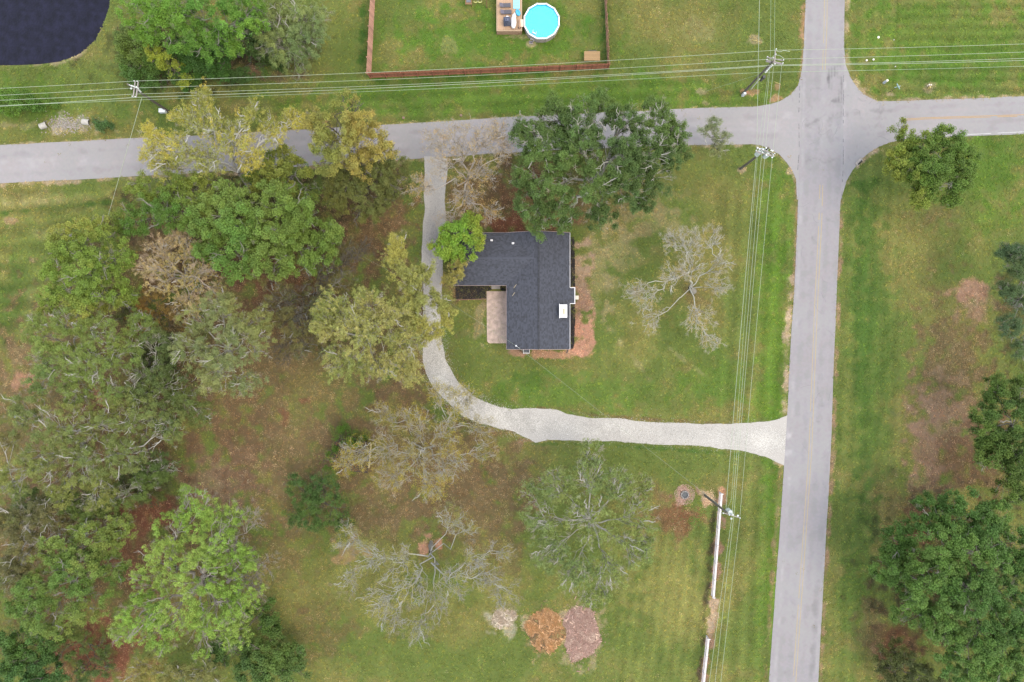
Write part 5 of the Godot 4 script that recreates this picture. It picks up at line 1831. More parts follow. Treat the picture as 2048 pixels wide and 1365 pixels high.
	for s in [[-0.95, -0.5], [0.95, -0.5], [-0.95, 0.5], [0.95, 0.5]]:
		var b := MB.new()
		b.at_box(Vector3(s[0], 0.39, s[1]), Vector3(0.1, 0.78, 0.1))
		obj("leg", b, wood, tb)
	var bench := MB.new()
	bench.at_box(Vector3(0.1, 0.42, -0.85), Vector3(1.2, 0.05, 0.25))
	for k in [-0.4, 0.6]: bench.at_box(Vector3(k, 0.2, -0.85), Vector3(0.08, 0.4, 0.2))
	obj("bench", bench, mat("bench_dark", base(84, 82, 66), 0.9), tb)
	# swing set at the top edge
	var sw := thing("swing_set", "wooden play tower with swings west of the deck, cut by the photo's top edge", "swing set", at(950, -6))
	var swm := mat("swing_wood", base(176, 136, 96), 0.85, tex_fine, 0.8)
	var gs := sw.position
	for s in [[931, 10, 932, -10], [943, 13, 942, -10], [931, -34, 932, -10], [943, -34, 942, -10]]:
		var b := MB.new()
		b.bar(at(s[0], s[1]) - gs, at(s[2], s[3], 2.4) - gs, 0.1, 0.1)
		obj("post", b, swm, sw)
	var fl := MB.new()
	fl.box(Transform3D(Basis(), at(937, -4, 1.4) - gs), Vector3(0.9, 0.06, 1.8))
	obj("platform", fl, swm, sw)
	var sl := MB.new()
	sl.box(Transform3D(Basis(), at(937, 1.5, 1.46) - gs), Vector3(0.6, 0.05, 0.45))
	obj("panel", sl, mat("panel_grey", base(112, 118, 128), 0.7), sw)
	var bm := MB.new()
	bm.bar(at(935, -10, 2.4) - gs, at(976, -10, 2.4) - gs, 0.12, 0.14)
	obj("beam", bm, swm, sw)
	for s in [[974, 16, 972, -10], [974, -36, 972, -10]]:
		var b := MB.new()
		b.bar(at(s[0], s[1]) - gs, at(s[2], s[3], 2.4) - gs, 0.1, 0.1)
		obj("leg", b, swm, sw)
	for x in [951.0, 960.0]:
		var b := MB.new()
		for q in 6:
			var a0 := PI * q / 6
			var a1 := PI * (q + 1) / 6
			b.bar(at(x, 3, 0.45) - gs + Vector3(cos(a0) * 0.24, 0, sin(a0) * 0.13), at(x, 3, 0.45) - gs + Vector3(cos(a1) * 0.24, 0, sin(a1) * 0.13), 0.13, 0.05)
		var seat := obj("swing_seat", b, mat("seat_yellow", base(222, 222, 132), 0.5), sw)
		var ch := MB.new()
		for k in [-0.23, 0.23]: ch.rod(at(x, 3, 0.45) - gs + Vector3(k, 0, 0), at(x, -10, 2.4) - gs + Vector3(k, 0, 0), 0.012, 4)
		obj("chain", ch, wire_mat, seat)
	privacy_fence("weathered pinkish west run of the wooden fence round the pool yard", Vector2(756, -120), Vector2(742, 155), base(222, 168, 144, 1.5), 0.0, 0.3)
	privacy_fence("red-brown south run of the wooden fence facing the side road", Vector2(741, 156), Vector2(1216, 137), base(190, 122, 94, 1.55))
	privacy_fence("warped grey-brown east run of the wooden fence beside the table", Vector2(1215, 136), Vector2(1204, -120), base(190, 142, 114, 1.4), 1.0)
	board_fence("long white board fence run beside the south utility pole", Vector2(1439, 985), Vector2(1423, 1190))
	board_fence("white board fence run south of the bare gap, cut by the photo's bottom edge", Vector2(1413, 1272), Vector2(1391, 1480))

func build_small() -> void:
	# signs and covers at the north-east corner
	var sg := thing("street_sign", "street name post with two crossed blades at the north-east corner", "street sign", at(1777, 186))
	var gs := sg.position
	var b := MB.new()
	b.rod(Vector3.ZERO, Vector3(0, 2.3, 0), 0.03, 7)
	obj("post", b, mat("dark_metal", base(60, 62, 64), 0.5), sg)
	for q in 2:
		var m := MB.new()
		var t := 0.25 if q == 0 else -1.1
		m.box(Transform3D(Basis(Vector3.UP, t), Vector3(0, 2.32 + q * 0.2, 0)), Vector3(0.85, 0.17, 0.03))
		m.box(Transform3D(Basis(Vector3.UP, t), Vector3(0, 2.41 + q * 0.2, 0)), Vector3(0.86, 0.02, 0.05))
		obj("blade", m, mat("sign_pale", base(170, 200, 206), 0.5), sg)
	var mk := thing("utility_pedestal", "white round-topped pedestal near the street name post", "utility pedestal", at(1768, 166))
	var p := MB.new()
	p.rod(Vector3.ZERO, Vector3(0, 0.9, 0), 0.17, 10)
	obj("body", p, mat("pedestal_grey", base(196, 206, 220), 0.5), mk)
	var pc := MB.new()
	pc.ball(Vector3(0, 0.92, 0), Vector3(0.19, 0.16, 0.19))
	obj("cap", pc, mat("cap_cream", base(244, 240, 222), 0.5), mk)
	var hy := thing("marker_posts", "cluster of low yellow and white markers in a bare patch by the east road", "marker", at(1857, 173.5))
	for s in [[-0.12, -0.1, 0], [0.14, -0.08, 0], [0.0, 0.24, 1]]:
		var m := MB.new()
		m.rod(Vector3(s[0], 0, s[1]), Vector3(s[0], 0.5, s[1]), 0.1, 8)
		m.ball(Vector3(s[0], 0.5, s[1]), Vector3(0.12, 0.08, 0.12))
		obj("post", m, mat("marker_cream", base(244, 226, 206), 0.6) if s[2] == 0 else mat("marker_yellow", base(216, 196, 120), 0.6), hy)
	for s in [[1757, 75, 0.17, "pale round cover in the grass well north of the power wires", 236], [1733.5, 121, 0.14, "small white cover between the wires, nearest the main road", 238], [1747, 119.5, 0.15, "cream ring cover between the wires, east of the white one", 226], [1788, 80, 0.07, "tiny pale marker cover east of the round one", 210], [1791, 133.5, 0.08, "tiny tan marker cover just below the doubled wire", 214]]:
		var m := MB.new()
		m.disc(Vector3.ZERO, s[2], 0.1, 12)
		m.disc(Vector3(0, 0.1, 0), s[2] * 0.6, 0.03, 10)
		var o := obj("ground_cover_lid", m, mat("lid_%d" % s[4], base(s[4], s[4], s[4] - 14), 0.7))
		o.position = at(s[0], s[1])
		tag(o, s[3], "utility cover", "small covers in the corner lawn")
	for s in [[636, 237, 0.42, "round iron lid in a ring of dirt beside the west road"], [807, 236, 0.2, "small tan lid on the verge north of the drive entrance"], [922, 231, 0.19, "small tan lid on the verge east of the drive entrance"]]:
		var m := MB.new()
		m.disc(Vector3.ZERO, s[2], 0.08, 14)
		m.disc(Vector3(0, 0.08, 0), s[2] * 0.5, 0.03, 12)
		var o := obj("manhole_lid", m, mat("lid_rust", base(170, 140, 120), 0.8, tex_fine, 2.0))
		o.position = at(s[0], s[1])
		tag(o, s[3], "lid", "lids along the verge")
	var bk := thing("bucket", "blue-grey plastic bucket in the brown grass at the far west edge", "bucket", at(36, 832))
	var m2 := MB.new()
	m2.tube(PackedVector3Array([Vector3(0, 0, 0), Vector3(0, 0.5, 0)]), PackedFloat32Array([0.22, 0.3]), 12, true)
	obj("pail", m2, mat("bucket_blue", base(150, 158, 180), 0.5), bk)
	# pebbles of broken asphalt at the corners
	var cu := thing("drain_grate", "dark drain mouth in the kerb bend south-east of the crossing", "drain", at(1718, 324), "", 0.8)
	var m3 := MB.new()
	m3.at_box(Vector3(0, 0.06, 0), Vector3(1.1, 0.12, 0.5))
	obj("slab", m3, mat("concrete_grey", base(182, 174, 168), 0.95, tex_soft, 0.3), cu)
	var m4 := MB.new()
	m4.at_box(Vector3(0, 0.08, 0.18), Vector3(0.8, 0.1, 0.2))
	obj("mouth", m4, mat("dark_soil", base(40, 36, 32), 1.0), cu)
	# fallen limbs in the brown ground
	for s in [[555, 610, 575, 590, "pale broken limb on red ground between the thin dark trees"], [545, 645, 560, 640, "short forked white limb beside a dark hollow in the underbrush"]]:
		var l := MB.new()
		l.rod(at(s[0], s[1], 0.2), at(s[2], s[3], 0.3), 0.09, 6, 0.05)
		l.rod(at((s[0] + s[2]) * 0.5, (s[1] + s[3]) * 0.5, 0.25), at(s[2] + 4, s[3] + 6, 0.3), 0.05, 5, 0.02)
		tag(obj("fallen_limb", l, mat("dead_wood", base(196, 180, 150), 0.9)), s[4], "limb", "fallen limbs")

# ---------------------------------------------------------------- trees and shrubs (lobes: x,y,radius in plan units, height in metres)
func build_trees() -> void:
	var pale := base(204, 200, 188)
	var grey := base(158, 154, 142)
	var dim := base(112, 104, 92)
	var woods := {"group": "trees of the west woods"}
	var LK := 1.24
	var lf := func(r, g, b): return base(r, g, b, LK)
	# north-west thicket by the pond
	tree("broadleaf_tree", "bright green tree by the pond with a bare grey trunk slanting below it", "oak", Vector2(478, 108), "285,30,45,9 335,20,55,10 395,35,55,11 455,45,50,11 420,85,40,9 360,75,38,9 500,15,45,9 300,65,30,8 470,80,28,8", lf.call(104, 148, 60), grey, {"thick": 1.2})
	tree("shrub", "olive green thicket on the pond side under the bright green tree", "dense", Vector2(268, 105), "262,80,34,3.5 280,110,38,3.5 255,115,22,2.5 290,75,30,4", lf.call(88, 112, 52), dim, {"shrub": true, "cat": "shrub"})
	tree("shrub", "dark green thicket just north of the west utility pole", "dense", Vector2(310, 145), "285,140,32,3 325,150,30,3 300,120,30,3.5 262,150,24,2.5", lf.call(78, 110, 48), dim, {"shrub": true, "cat": "shrub"})
	tree("shrub", "deep green undergrowth below the slanting grey trunk", "dense", Vector2(405, 125), "370,105,36,4 410,120,38,4 445,135,30,3 380,145,30,3 400,85,30,5 460,110,26,4", lf.call(74, 112, 48), dim, {"shrub": true, "cat": "shrub"})
	tree("sapling", "yellow-green sapling standing out above the dark thicket", "oak", Vector2(345, 150), "300,100,13,6 318,118,16,6 335,132,18,5.5 355,145,17,5 370,158,13,4", lf.call(150, 168, 66), dim, {"cat": "sapling"})
	tree("willow_tree", "grey-green feathery tree at the east end of the pond thicket", "thin", Vector2(590, 95), "548,40,45,6 600,35,45,7 570,85,45,6 615,80,38,5.5 640,40,25,5 540,95,30,4 590,118,36,3.5", lf.call(122, 142, 88), pale, {"dens": 1.50, "gap": 0.26})
	tree("shrub", "low dark bushes at the foot of the grey-green feathery tree", "dense", Vector2(520, 90), "510,50,30,3.5 520,95,28,3 480,150,22,2 535,130,25,2.5", lf.call(76, 104, 52), dim, {"shrub": true, "cat": "shrub"})
	tree("shrub", "clipped round green bush at the west edge below the power wires", "dense", Vector2(35, 207), "12,204,24,1.8 45,206,24,1.8 68,208,13,1.2", lf.call(86, 124, 48), dim, {"shrub": true, "cat": "shrub"})
	tree("shrub", "small ragged bush east of the clipped round one", "oak", Vector2(100, 204), "98,203,11,0.9 108,208,7,0.7", lf.call(100, 134, 54), dim, {"shrub": true, "cat": "shrub"})
	tree("shrub", "small dark bush beside the east culvert pipe", "dense", Vector2(203, 246), "200,245,13,0.9 212,250,8,0.7", lf.call(66, 100, 56), dim, {"shrub": true, "cat": "shrub"})
	# by the side road
	tree("yellow_tree", "open yellow-green tree with white limbs leaning over the west road", "feather", Vector2(505, 385), "320,292,34,9 305,315,22,8.5 400,205,22,10 375,250,34,10 425,255,38,10 505,228,24,10 470,275,38,10 540,270,36,9 588,243,24,9 345,335,36,8.5 430,320,40,9 500,315,34,9 410,190,14,10 365,300,34,9.5 300,262,16,8.5", lf.call(198, 186, 84), base(214, 212, 204, 1.15), {"dens": 0.4, "fork": 0.3, "sink": -0.05, "spray": 0.3, "crook": 0.09, "snag": 3.0, "alt": lf.call(158, 160, 80)})
	tree("yellow_tree", "full golden-yellow tree at the south edge of the west road", "oak", Vector2(730, 365), "690,212,30,11 660,250,36,11 715,245,38,11 690,295,42,11 745,285,36,10 650,290,30,10 665,325,34,9 725,325,36,9 770,300,22,9 625,255,16,10", lf.call(176, 162, 84), dim, {"alt": lf.call(148, 154, 78), "dens": 1.22, "gap": 0.30})
	tree("olive_tree", "fine-twigged olive brown tree in front of the golden one", "thin", Vector2(735, 375), "695,365,44,6 750,360,46,6 790,340,32,6 725,405,42,5.5 680,390,34,6 800,368,26,5 765,395,34,5", lf.call(112, 118, 62), dim, {"dens": 2.3, "gap": 0.28})
	tree("bare_tree", "nearly leafless pale tree arching over the north end of the gravel drive", "bare", Vector2(935, 375), "920,285,40,8 975,285,40,8 895,325,36,8 955,345,40,7 1005,300,30,8 840,375,32,6.5 930,400,36,6 980,425,28,5.5 870,280,26,7 1000,260,22,8 900,440,26,5", lf.call(170, 148, 100), base(206, 196, 184, 1.0), {"dens": 0.7, "gap": 0.28, "tip": 1, "n": 9})
	tree("broadleaf_tree", "bright green small tree overhanging the house roof's north-west corner", "dense", Vector2(918, 475), "905,465,26,6 940,455,26,6 932,490,28,6 890,492,22,6 958,472,15,5.5 866,488,13,5.5 912,510,20,5", lf.call(120, 160, 52), grey, {"alt": lf.call(150, 160, 60)})
	tree("sapling", "yellowish wispy sapling at the west end of the house", "feather", Vector2(905, 550), "912,532,17,4.5 900,555,15,4.5 918,548,12,4", lf.call(168, 162, 90), grey, {"cat": "sapling", "tw": 6})
	tree("oak_tree", "huge dark green oak spreading over the side road north of the house", "oak", Vector2(1195, 372), "1055,272,38,10 1115,232,40,10 1185,222,42,11 1250,238,42,11 1310,235,38,10 1352,258,26,9 1095,292,46,11 1165,300,50,12 1235,308,50,12 1300,305,46,11 1345,300,30,9 1050,350,30,9 1115,368,44,10 1185,378,46,11 1255,370,46,10 1318,350,34,9 1062,410,32,8.5 1120,428,36,8 1080,452,24,7 1205,430,30,8 1290,405,24,7 1150,258,40,11 1040,245,22,9", lf.call(92, 116, 62), pale, {"gap": 0.36, "dens": 1.67, "br": 8, "thick": 1.25, "alt": lf.call(108, 134, 68), "limb": 1.15, "snag": 2.6})
	tree("sapling", "thin grey-green sapling at the lawn's edge east of the huge oak", "thin", Vector2(1432, 290), "1428,248,19,5 1414,272,17,5 1446,276,16,4.5 1434,300,17,4", lf.call(132, 142, 98), pale, {"cat": "sapling", "dens": 1.08})
	tree("bare_tree", "white-limbed almost bare tree alone on the east lawn", "bare", Vector2(1388, 583), "1372,490,38,7.5 1415,480,30,7 1442,520,26,7 1335,480,18,6 1432,570,26,7 1290,600,34,7 1268,578,22,6.5 1298,645,24,6.5 1395,640,34,7 1420,678,24,6 1345,555,28,7.5 1380,540,34,8", lf.call(158, 148, 96), base(214, 212, 200, 1.12), {"tw": 5, "br": 14, "crook": 0.11, "dens": 0.55, "spray": 1.7, "limb": 0.65, "thick": 1.0})
	# woods on the west side
	tree("oak_tree", "green tree at the north-west corner of the woods under the guy wire", "oak", Vector2(335, 440), "298,378,34,8 348,368,38,8 402,382,38,8 330,425,42,9 278,440,36,8 238,450,26,7 380,425,38,9", lf.call(98, 132, 54), grey, {"group": "trees of the west woods", "dens": 1.2, "alt": lf.call(134, 146, 62)})
	tree("oak_tree", "broad mid green tree in the middle of the north woods", "dense", Vector2(470, 455), "460,400,42,9 418,440,44,9 482,448,48,10.5 532,468,46,10 470,515,42,8.5 418,495,36,8 515,515,36,8", lf.call(100, 134, 56), grey, {"group": "trees of the west woods", "alt": lf.call(118, 140, 62), "snag": 1.5})
	tree("oak_tree", "rounded mid green tree at the east end of the north woods", "dense", Vector2(600, 465), "560,405,42,9 602,430,44,10 648,470,38,8.5 600,500,44,9 560,530,32,7.5 640,520,34,7.5 575,455,40,10", lf.call(108, 132, 54), grey, {"group": "trees of the west woods", "alt": lf.call(118, 140, 62), "snag": 1.2})
	tree("oak_tree", "darker green tree at the road's edge behind the leaning yellow tree", "dense", Vector2(580, 360), "540,340,36,7 588,348,40,7 612,380,34,7 568,312,18,6.5 520,365,26,6", lf.call(80, 114, 44), grey, {"group": "trees of the west woods", "alt": lf.call(126, 134, 56)})
	tree("oak_tree", "yellowish green tree on the west side of the woods by the open lawn", "oak", Vector2(175, 550), "130,490,36,9 180,468,40,9 120,560,36,9 180,540,46,10 232,515,36,8 108,608,28,7 168,610,42,8 240,590,38,7 205,580,40,9", lf.call(130, 156, 66), grey, {"group": "trees of the west woods", "dens": 1.4, "gap": 0.24, "alt": lf.call(160, 164, 78)})
	tree("dead_tree", "tan half-dead tree with pale branches between the green crowns", "feather", Vector2(378, 560), "318,505,30,8 365,500,34,8.5 335,555,40,9 395,555,42,8.5 378,610,36,8 428,585,26,7 300,535,24,8 350,475,18,8", lf.call(196, 172, 130), base(206, 196, 180), {"tip": 1, "dens": 0.26, "spray": 1.5, "twig": base(196, 172, 142), "alt": lf.call(180, 160, 96)})
	tree("oak_tree", "sparse grey-green oak with crooked white limbs in the middle of the woods", "thin", Vector2(460, 705), "390,640,34,8 440,618,38,9 380,698,38,9 450,700,46,10 508,690,36,9 430,755,40,9 488,758,36,8 522,640,28,7 470,655,36,9", lf.call(128, 138, 86), pale, {"group": "trees of the west woods", "limb": 1.2, "dens": 1.59, "gap": 0.32})
	tree("oak_tree", "grey-green oak at the west edge of the woods beside the open lawn", "thin", Vector2(165, 715), "80,660,34,9 140,648,40,9 200,665,40,9 108,718,44,9 178,728,46,10 245,708,40,8 150,778,40,8 228,788,34,8 282,650,30,7 85,765,30,8", lf.call(112, 134, 70), pale, {"group": "trees of the west woods", "dens": 1.59, "gap": 0.31})
	tree("oak_tree", "olive oak with long white dead limbs at the far west edge", "thin", Vector2(165, 890), "58,828,44,9 128,858,50,10 208,850,46,9 278,828,40,9 335,858,38,8 250,908,44,9 170,928,46,10 88,918,44,9 200,985,36,8 28,958,40,9 120,980,34,8", lf.call(118, 130, 70), base(204, 200, 190), {"group": "trees of the west woods", "limb": 1.3, "dens": 1.41, "gap": 0.33})
	tree("oak_tree", "dull brownish olive tree in the south-west woods under the long white limbs", "thin", Vector2(70, 1080), "30,1040,44,8 88,1030,40,8 58,1098,44,8 128,1058,36,7 18,1150,44,8 20,880,20,6", lf.call(104, 104, 64), pale, {"group": "trees of the west woods", "dens": 1.50, "gap": 0.30})
	tree("broadleaf_tree", "large bright yellow-green tree with bare twigs on its east side", "oak", Vector2(425, 1160), "400,1018,40,10 460,1035,32,9 350,1060,40,10 430,1080,48,11 330,1120,44,10 300,1168,40,9 400,1150,50,12 478,1120,38,9 350,1220,50,11 278,1228,44,10 430,1220,50,11 488,1198,40,9 400,1272,40,9 320,1268,40,9 468,1268,32,8 250,1262,28,9 380,990,22,9", lf.call(140, 174, 72), base(176, 168, 158), {"thick": 1.2, "gap": 0.27, "alt": lf.call(156, 182, 84), "leaf": 0.12, "n": 13, "spread": 0.26, "per": 11, "tuft": 0.5, "dens": 1.9, "snag": 2.0, "radial": true, "spray": 0.5})
	tree("bare_tree", "leafless twiggy limbs at the east side of the large bright tree", "bare", Vector2(455, 1165), "500,1035,28,7.5 520,1130,32,7 500,1165,32,7.5 470,1090,26,8 515,1180,22,7", lf.call(150, 140, 90), base(186, 178, 170), {"thick": 0.7, "dens": 0.09})
	tree("oak_tree", "mid green tree west of the large bright tree", "oak", Vector2(145, 1165), "228,1060,34,8 178,1082,40,9 118,1100,44,9 222,1128,36,8 150,1150,46,10 78,1180,40,9 170,1210,42,9 98,1240,44,9 48,1210,34,8 245,1055,26,7.5", lf.call(108, 138, 64), grey, {"group": "trees of the west woods", "gap": 0.27, "dens": 1.25, "alt": lf.call(136, 154, 74)})
	tree("shrub", "dark green bushy growth in the photo's south-west corner", "dense", Vector2(65, 1320), "38,1288,44,5 88,1298,36,5 40,1345,44,5 98,1345,36,5 10,1310,30,5", lf.call(72, 106, 50), dim, {"shrub": true, "cat": "shrub"})
	tree("shrub", "dark undergrowth beside the red leaf litter at the south-west", "thin", Vector2(180, 1290), "150,1285,30,3 200,1330,24,2.5 170,1345,26,2.5 205,1290,16,2", lf.call(92, 114, 58), dim, {"shrub": true, "cat": "shrub", "dens": 1.67})
	tree("oak_tree", "olive crown with grey limbs poking in at the bottom edge", "thin", Vector2(360, 1350), "300,1340,28,6 352,1350,34,6 420,1345,34,6 270,1356,24,6 392,1365,30,6", lf.call(132, 132, 74), pale, {"dens": 1.50, "limb": 1.2})
	tree("shrub", "deep green rounded shrub at the south end of the woods", "dense", Vector2(545, 1325), "540,1308,38,4.5 588,1312,24,4 500,1345,36,4 560,1348,38,4.5 468,1302,34,4 605,1345,14,3", lf.call(82, 110, 54), dim, {"shrub": true, "cat": "shrub"})
	tree("shrub", "dark green undergrowth below the east flank of the large bright tree", "dense", Vector2(520, 1230), "525,1225,26,4 535,1250,22,3.5 440,1310,26,3.5", lf.call(74, 104, 48), dim, {"shrub": true, "cat": "shrub"})
	tree("shrub", "soft fine-leaved dark green bush beside the old shed", "fine", Vector2(635, 1005), "600,978,34,3.5 650,968,32,3.5 622,1028,40,4.2 670,1018,36,3.8 690,1048,20,2.5 592,1030,22,3 640,1000,38,4.4", lf.call(78, 108, 54), dim, {"shrub": true, "cat": "shrub"})
	tree("shrub", "small vivid green bush on the north wall of the old shed", "oak", Vector2(700, 873), "690,872,18,2.5 712,880,16,2.4 725,885,9,2 662,905,16,2 655,925,14,1.8", lf.call(92, 124, 44), dim, {"shrub": true, "cat": "shrub"})
	tree("bare_tree", "thin dark understory tree with few leaves west of the gravel drive", "bare", Vector2(640, 570), "640,555,34,7 690,520,34,7 720,508,28,6 600,600,34,6 560,618,34,6 620,660,34,6 572,700,34,6 660,600,30,6", lf.call(108, 100, 66), dim, {"dens": 0.75, "gap": 0.28, "n": 8})
	tree("shrub", "orange-brown low growth below the half-dead tan tree", "thin", Vector2(330, 630), "305,610,34,4 345,640,30,3.5 372,655,20,3 280,640,26,3", lf.call(142, 118, 66), dim, {"shrub": true, "cat": "shrub", "dens": 1.50})
	tree("shrub", "dark green undergrowth between the west oaks", "thin", Vector2(300, 720), "310,715,36,3.5 290,780,34,3 345,750,28,3 260,630,24,3 330,690,30,3 300,985,30,3 270,960,34,3 320,955,28,3", lf.call(78, 88, 50), dim, {"shrub": true, "cat": "shrub", "dens": 1.50})
	tree("oak_tree", "dull olive oak filling the middle of the west woods", "thin", Vector2(285, 800), "300,740,40,7 340,770,36,7 280,790,40,7.5 330,830,38,7.5 260,760,34,7 310,690,34,7 370,800,32,6.5 400,830,28,6", lf.call(96, 112, 60), pale, {"group": "trees of the west woods", "dens": 1.5, "gap": 0.32})
	tree("oak_tree", "low dark oak at the south-west between the olive crowns and the mid green tree", "thin", Vector2(230, 1010), "230,1000,36,6.5 180,1020,40,6.5 140,1000,34,6.5 270,975,34,6.5 300,950,30,6 330,930,28,6 60,1010,36,6.5", lf.call(92, 114, 58), pale, {"group": "trees of the west woods", "dens": 1.5, "gap": 0.3})
	tree("bare_tree", "thin grey tree among the dark sticks between the woods and the drive", "thin", Vector2(590, 640), "585,640,38,6 560,590,32,6 630,640,32,6 600,690,34,6 640,590,30,6.5 680,560,30,6.5 690,500,26,6 650,700,26,5.5 545,560,26,6", lf.call(104, 104, 66), grey, {"dens": 0.9, "gap": 0.36})
	# around the drive
	tree("yellow_tree", "large pale yellow-green tree on the west side of the drive's bend", "feather", Vector2(735, 675), "680,618,40,9 738,608,36,10 658,660,34,9 720,668,46,11 782,640,38,10 690,718,40,9 752,728,40,9 808,688,36,9 812,738,30,8 640,625,20,8.5", lf.call(176, 170, 98), pale, {"n": 14, "tip": 4, "dens": 1.0, "gap": 0.31, "alt": lf.call(150, 158, 84)})
	tree("yellow_tree", "wispy yellow-green tree overhanging the drive west of the patio", "feather", Vector2(838, 590), "800,488,22,8 790,525,28,8 820,560,32,8.5 850,545,24,7.5 830,605,32,8.5 880,600,24,7 890,635,22,7 862,668,24,7 840,640,24,8", lf.call(160, 162, 88), pale, {"tip": 6, "dens": 0.66})
	tree("yellow_tree", "thin golden tree south of the old shed side of the drive", "bare", Vector2(850, 905), "715,905,34,6.5 688,930,26,6 770,835,34,7 830,850,40,8 898,848,40,8 958,860,30,7 760,898,38,8 828,918,44,9 898,918,44,8 858,970,34,8 780,955,34,7 975,900,26,6 925,800,34,6 880,790,28,6", lf.call(180, 164, 66), pale, {"limb": 0.7, "dens": 1.0, "gap": 0.38, "n": 9, "leaf": 0.1, "tip": 2, "spray": 0.55, "alt": lf.call(158, 144, 78)})
	tree("bare_tree", "grey wide-branched tree with few leaves and a red dirt ring at its foot", "bare", Vector2(862, 1087), "700,1078,34,7 742,1112,38,7.5 700,1160,30,7 800,1130,40,8 760,1198,38,7 820,1180,40,8 830,1255,34,7 900,1165,40,8 948,1118,34,7.5 930,1062,30,7 902,1032,30,7 975,1150,34,7 1000,1105,26,7 1010,1185,34,6 870,1215,34,7 780,1240,30,6.5", lf.call(150, 150, 82), base(206, 206, 198, 1.0), {"dens": 1.1, "spray": 1.15, "limb": 0.6, "twig": base(150, 142, 122), "gap": 0.32, "n": 7, "tip": 1, "fork": 0.25})
	tree("broadleaf_tree", "round grey-green tree with radiating straight branches south of the drive", "thin", Vector2(1183, 1045), "1180,1040,50,9 1180,955,38,8 1240,972,40,8 1275,1030,38,8 1262,1095,40,8 1215,1140,38,8 1150,1142,38,8 1098,1100,38,8 1082,1035,36,8 1112,972,38,8 1180,905,26,7 1060,985,22,7 1190,1190,26,7 1285,970,22,7 1290,1085,20,7", lf.call(120, 138, 80), base(206, 202, 194, 1.0), {"spray": 0.8, "radial": true, "snag": 3.5, "per": 11, "tuft": 0.75, "crook": 0.05, "tw": 7, "br": 12, "dens": 1.7, "gap": 0.32, "leaf": 0.13, "n": 10, "thick": 1.0, "limb": 0.8})
	# east side
	tree("broadleaf_tree", "rounded bright green tree alone on the lawn south-east of the crossing", "dense", Vector2(1850, 345), "1798,258,15,7.5 1815,285,22,8 1850,290,34,9 1898,288,34,9 1928,312,26,8 1805,330,34,8.5 1858,338,42,10 1910,350,36,9 1848,378,36,8.5 1896,394,22,7.5 1790,310,18,8 1930,355,20,8", lf.call(94, 122, 46), grey, {"alt": lf.call(140, 150, 58), "gap": 0.22})
	tree("pine_tree", "grey-green airy tree cut by the photo's east edge", "thin", Vector2(2040, 610), "2030,518,30,8 2008,505,18,7 2012,582,22,8 2042,600,28,9 2018,658,26,8 2046,700,24,8 2050,540,28,9", lf.call(80, 104, 68), grey, {"dens": 2.00, "gap": 0.28})
	tree("broadleaf_tree", "dark green tree at the east edge between the airy one and the big one", "dense", Vector2(2020, 880), "2000,788,38,8 1978,850,38,9 2032,848,46,10 1988,908,42,9 2042,918,46,10 2018,978,34,8 2050,778,34,8 1965,890,20,8", lf.call(78, 104, 44), grey, {"gap": 0.26})
	tree("broadleaf_tree", "very large dense dark green tree in the south-east corner", "dense", Vector2(1925, 1165), "1860,1038,40,9 1928,1030,48,10 1990,1050,44,9 1798,1080,36,8 1880,1100,54,12 1958,1110,54,12.5 2030,1098,44,10 1782,1140,36,8 1858,1168,54,11.5 1940,1188,54,12.5 2020,1190,50,10.5 1815,1210,36,8.5 1888,1250,48,10 1968,1268,50,10 2040,1270,44,9 1930,1320,44,8 2008,1338,44,8", lf.call(76, 110, 46), grey, {"thick": 1.3, "gap": 0.20, "alt": lf.call(94, 126, 54)})
	tree("shrub", "low dark olive shrub below the very large tree at the bottom edge", "oak", Vector2(1795, 1335), "1768,1320,26,3.5 1798,1310,26,3.5 1790,1350,30,3.5 1838,1345,26,3.5 1870,1360,26,3.5", lf.call(88, 98, 56), dim, {"shrub": true, "cat": "shrub"})

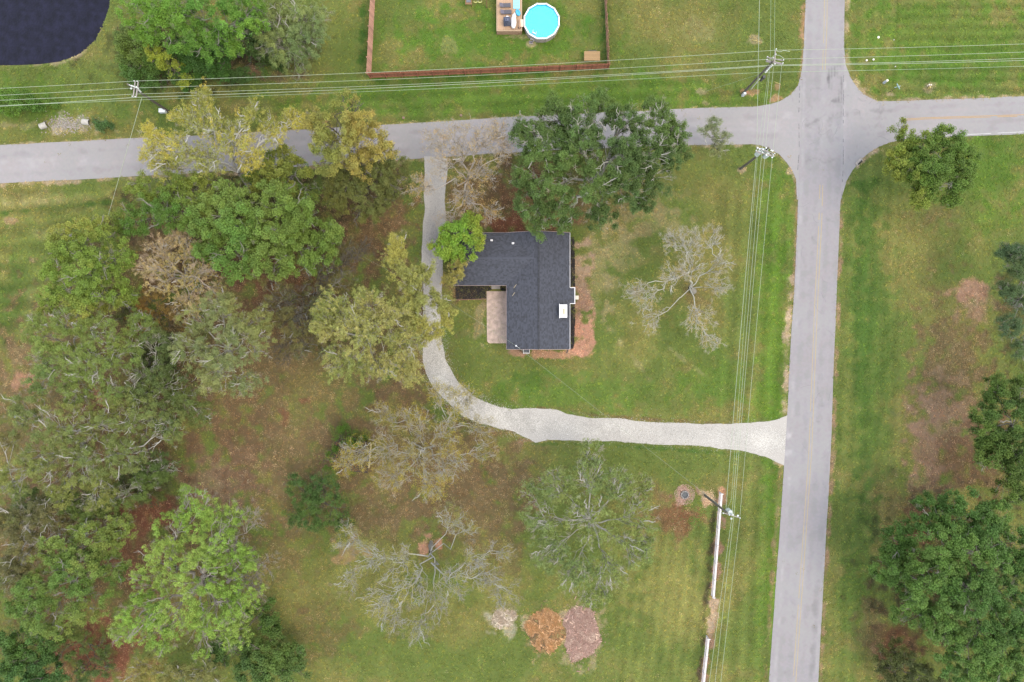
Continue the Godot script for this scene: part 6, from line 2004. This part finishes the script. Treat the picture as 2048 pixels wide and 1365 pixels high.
func _ready() -> void:
	# camera, straight down
	var cam := Camera3D.new()
	cam.name = "camera"
	add_child(cam)
	cam.position = Vector3(0, CAM_H, 0)
	cam.rotation_degrees = Vector3(-90, 0, 0)
	cam.fov = rad_to_deg(2.0 * atan(682.5 / SCALE / CAM_H))
	cam.far = 3000.0
	cam.current = true
	# bright overcast sky
	var env := Environment.new()
	var sky := Sky.new()
	var sm := ProceduralSkyMaterial.new()
	sm.sky_top_color = Color(0.80, 0.83, 0.88)
	sm.sky_horizon_color = Color(0.86, 0.87, 0.89)
	sm.sky_curve = 0.3
	sm.ground_bottom_color = Color(0.35, 0.36, 0.3)
	sm.ground_horizon_color = Color(0.6, 0.6, 0.58)
	sm.sun_angle_max = 0.0
	sky.sky_material = sm
	env.background_mode = Environment.BG_SKY
	env.sky = sky
	env.background_energy_multiplier = 1.46
	env.tonemap_mode = Environment.TONE_MAPPER_LINEAR
	env.tonemap_exposure = 3.3
	env.sdfgi_enabled = true
	env.ssao_enabled = true
	env.ssil_enabled = true
	var we := WorldEnvironment.new()
	we.name = "world_environment"
	we.environment = env
	add_child(we)
	var sun := DirectionalLight3D.new()
	sun.name = "sun"
	add_child(sun)
	sun.rotation_degrees = Vector3(-62, 68, 0)
	sun.light_color = Color(1.0, 0.96, 0.9)
	sun.light_energy = 0.42
	sun.light_angular_distance = 36.0
	sun.shadow_enabled = true
	# shared textures
	rng.seed = 1
	lump.seed = 4
	lump.fractal_type = FastNoiseLite.FRACTAL_NONE
	wavy.seed = 6
	wavy.fractal_octaves = 4
	tex_bark = noise_tex(0.05, 0.75, 1.0, 15, 256, 5)
	tex_fine = noise_tex(0.12, 0.6, 1.0, 16, 256, 4)
	tex_soft = noise_tex(0.02, 0.82, 1.0, 17, 256, 4)
	grass_mat = mat("grass_blade", Color.WHITE, 0.9)
	grass_mat.metallic_specular = 0.15
	leaf_mat = StandardMaterial3D.new()
	leaf_mat.resource_name = "leaf"
	leaf_mat.vertex_color_use_as_albedo = true
	leaf_mat.roughness = 0.55
	leaf_mat.metallic_specular = 0.3
	leaf_mat.cull_mode = BaseMaterial3D.CULL_DISABLED
	leaf_mat.backlight_enabled = true
	leaf_mat.backlight = Color(0.5, 0.6, 0.2)
	var t0 := Time.get_ticks_msec()
	build_ground()
	print("ground ", Time.get_ticks_msec() - t0)
	build_roads()
	print("roads ", Time.get_ticks_msec() - t0)
	build_house()
	build_yard()
	build_pool()
	build_lines()
	build_small()
	print("things ", Time.get_ticks_msec() - t0)
	build_trees()
	print("trees ", Time.get_ticks_msec() - t0)
	build_cover()
	print("leaf clumps ", leaf_total)
	print("cover ", Time.get_ticks_msec() - t0)
